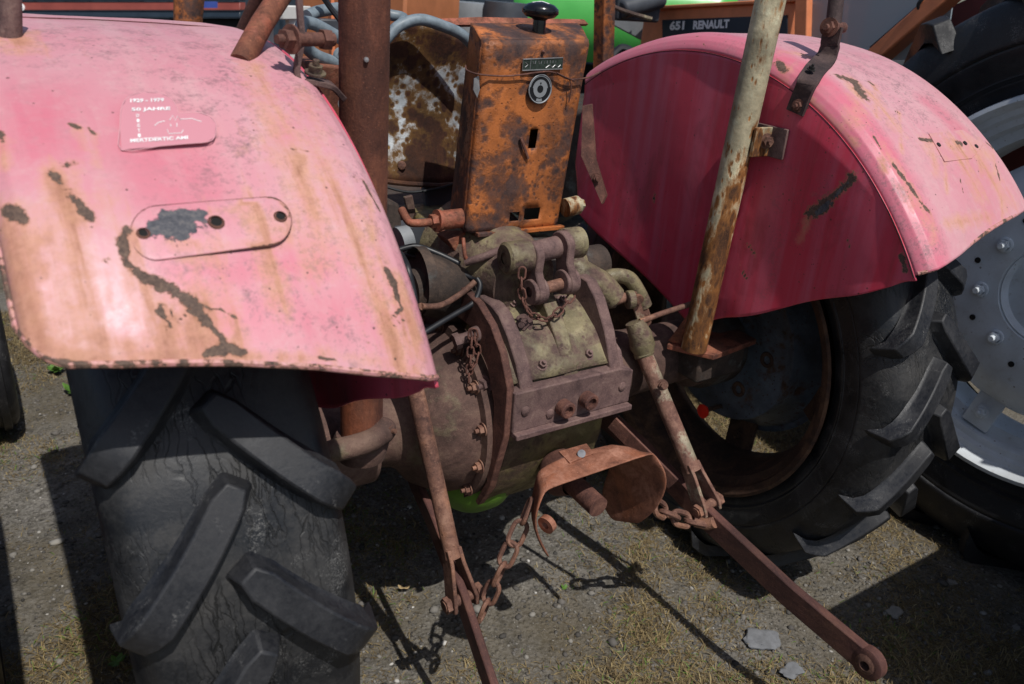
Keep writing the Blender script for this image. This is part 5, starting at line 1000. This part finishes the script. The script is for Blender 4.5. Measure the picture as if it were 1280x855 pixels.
# pebbles
pm = NM('pebble_stone', .85, 0, .3); pv = pm.attr('hue'); pm.col(pm.ramp(pv, [(0, (.035, .033, .03)), (.5, (.12, .11, .10)), (.85, (.24, .225, .20)), (1, (.50, .48, .45))])); MT['pebble'] = pm.m
bm = bmesh.new(); bmesh.ops.create_icosphere(bm, subdivisions=1, radius=1); IV = np.array([v.co[:] for v in bm.verts]); IF = np.array([[v.index for v in f.verts] for f in bm.faces]); bm.free()
N = 42000; X = rng.uniform(-1.5, 1.9, N); Y = rng.uniform(-1.0, 2.4, N); sz = rng.gamma(1.7, .0013, N)+.0008; sz = np.minimum(sz, .012); sz[:160] = rng.uniform(.008, .017, 160)
V = (IV[None]*(1+rng.normal(0, .16, (N, 12, 1))))*sz[:, None, None]*np.stack([rng.uniform(.7, 1.3, N), rng.uniform(.7, 1.3, N), rng.uniform(.45, .8, N)], 1)[:, None, :]
an = rng.uniform(0, 6.28, N); cs, sn = np.cos(an)[:, None], np.sin(an)[:, None]; V = np.stack([V[..., 0]*cs-V[..., 1]*sn, V[..., 0]*sn+V[..., 1]*cs, V[..., 2]], -1)+np.c_[X, Y, ground_h(X, Y)+sz*.2][:, None, :]
me = bpy.data.meshes.new('gravel'); FI = (IF[None]+(np.arange(N)*12)[:, None, None]).reshape(-1, 3); me.vertices.add(N*12); me.vertices.foreach_set('co', V.ravel()); me.loops.add(FI.size); me.loops.foreach_set('vertex_index', FI.ravel()); me.polygons.add(len(FI)); me.polygons.foreach_set('loop_start', np.arange(len(FI))*3); me.update(calc_edges=True)
a = me.attributes.new('hue', 'FLOAT', 'POINT'); a.data.foreach_set('value', np.repeat(np.clip(rng.beta(2.2, 2.8, N)+(rng.random(N) < .04)*.4, 0, 1), 12).astype(np.float32)); me.materials.append(MT['pebble'])
o = bpy.data.objects.new('gravel', me); COL.objects.link(o); tag(o, 'loose grey gravel scattered over the dirt', 'gravel', kind='stuff')
# single stones and litter
MT['stone_grey'] = plain('grey_stone', (.15, .155, .165), .8, 0, .25, 60, .4); MT['stone_pale'] = plain('pale_stone', (.24, .225, .20), .85, 0, .2, 60, .4); MT['leafy'] = plain('weed_green', (.09, .19, .03), .5, 0, .3, 40); MT['straw'] = plain('straw_leaf', (.36, .26, .13), .7, 0, .2, 60)
def stone(px, py, s, sq, mat, label, seed, nm='stone', cat='stone'):
    c_ = at(px, py, z=0); r_ = np.random.default_rng(seed); bm = bmesh.new(); bmesh.ops.create_icosphere(bm, subdivisions=3, radius=1)
    ph = r_.uniform(0, 6, 6); mb = MB(); vv = []
    for v in bm.verts:
        p = v.co; k = 1+.18*math.sin(2.5*p.x+ph[0])*math.sin(2.2*p.y+ph[1])+.12*math.sin(5*p.x+ph[2]+3*p.z)+.07*math.sin(9*p.y+ph[3]+4*p.x); q = p*k; vv.append(V3(c_.x+q.x*s*sq[0], c_.y+q.y*s*sq[1], c_.z+max(-.3, min(q.z, .55))*s*sq[2]))
    mb.add(vv, [tuple(v.index for v in f.verts) for f in bm.faces]); bm.free(); tag(mb.build(nm, mat, loc=(c_.x, c_.y, 0), ang=25), label, cat)
stone(953, 799, .040, (1.1, .9, .30), 'stone_grey', 'flat bluish grey stone slab beside the long lower link', 1)
stone(990, 838, .026, (1.3, .8, .3), 'stone_grey', 'small flat grey stone behind the bluish slab', 2); stone(1118, 765, .022, (1.2, .8, .45), 'stone_pale', 'pale beige stone near the link end', 3)
stone(1190, 728, .012, (1, 1, .6), 'stone_pale', 'small white pebble near the grey-rimmed wheel', 4); stone(1270, 785, .012, (1.2, .8, .6), 'stone_pale', 'whitish pebble in the shade behind the grey-rimmed wheel', 6)
def leafcl(px, py, n, s, mat, label, nm, cat, part='leaf', el=(.3, .9)):
    c_ = at(px, py, z=0); root = thing(nm, (c_.x, c_.y, 0), label, cat)
    for k in range(n):
        az_ = k*2.4+random.uniform(-.4, .4); e_ = random.uniform(*el); L_ = s*random.uniform(.7, 1.2); d_ = V3(math.cos(az_)*math.cos(e_), math.sin(az_)*math.cos(e_), math.sin(e_)); sv = V3(-math.sin(az_), math.cos(az_), 0); nn_ = d_.cross(sv)
        rows = [[c_+d_*L_*u+nn_*(-.12*L_*math.sin(u*3))*1+sv*w*L_*.32*math.sin(math.pi*min(1, u*.92+.06))-nn_*abs(w)*.05*L_ for w in (-1, 0, 1)] for u in np.linspace(0, 1, 6)]
        mb = MB(); mb.grid(rows); mb.build(part, mat, root, ang=60)
leafcl(145, 826, 6, .022, 'leafy', 'small green weed in the tyre shadow on the left gravel', 'weed', 'weed'); leafcl(706, 735, 5, .012, 'leafy', 'tiny green weed on the dirt under the shield', 'weed', 'weed')
leafcl(95, 488, 12, .05, 'leafy', 'low green weed tuft on the gravel by the red tractor', 'weed', 'weed'); leafcl(505, 735, 2, .022, 'straw', 'curled straw-coloured dead leaf beside the rusty lower link bar', 'dead_leaf', 'leaf', 'leaf_blade', (.05, .3))
leafcl(70, 462, 9, .04, 'leafy', 'second green weed tuft below the fender edge', 'weed', 'weed')
BX = thing('shadow_box', (1.2, -1.25, 0), 'dark blue steel box added out of view to cast the lower-right ground shadow', 'added shadow caster')  # unseen box, added out of frame to cast the lower-right ground shadow
mb = MB(); mb.box((1.2, -1.25, .45), (1.05, .52, .74)); mb.build('box_body', 'navy', BX, bevel=.02)
mb = MB(); mb.box((1.2, -1.25, .835), (1.10, .57, .03)); mb.build('lid', 'navy', BX, bevel=.006)
for dx in (-.45, .45): mb = MB(); mb.box((1.2+dx, -1.25, .04), (.10, .5, .08)); mb.build('skid', 'rust_brown', BX, bevel=.006)
for o in bpy.data.objects:
    if '_w' in o: del o['_w']
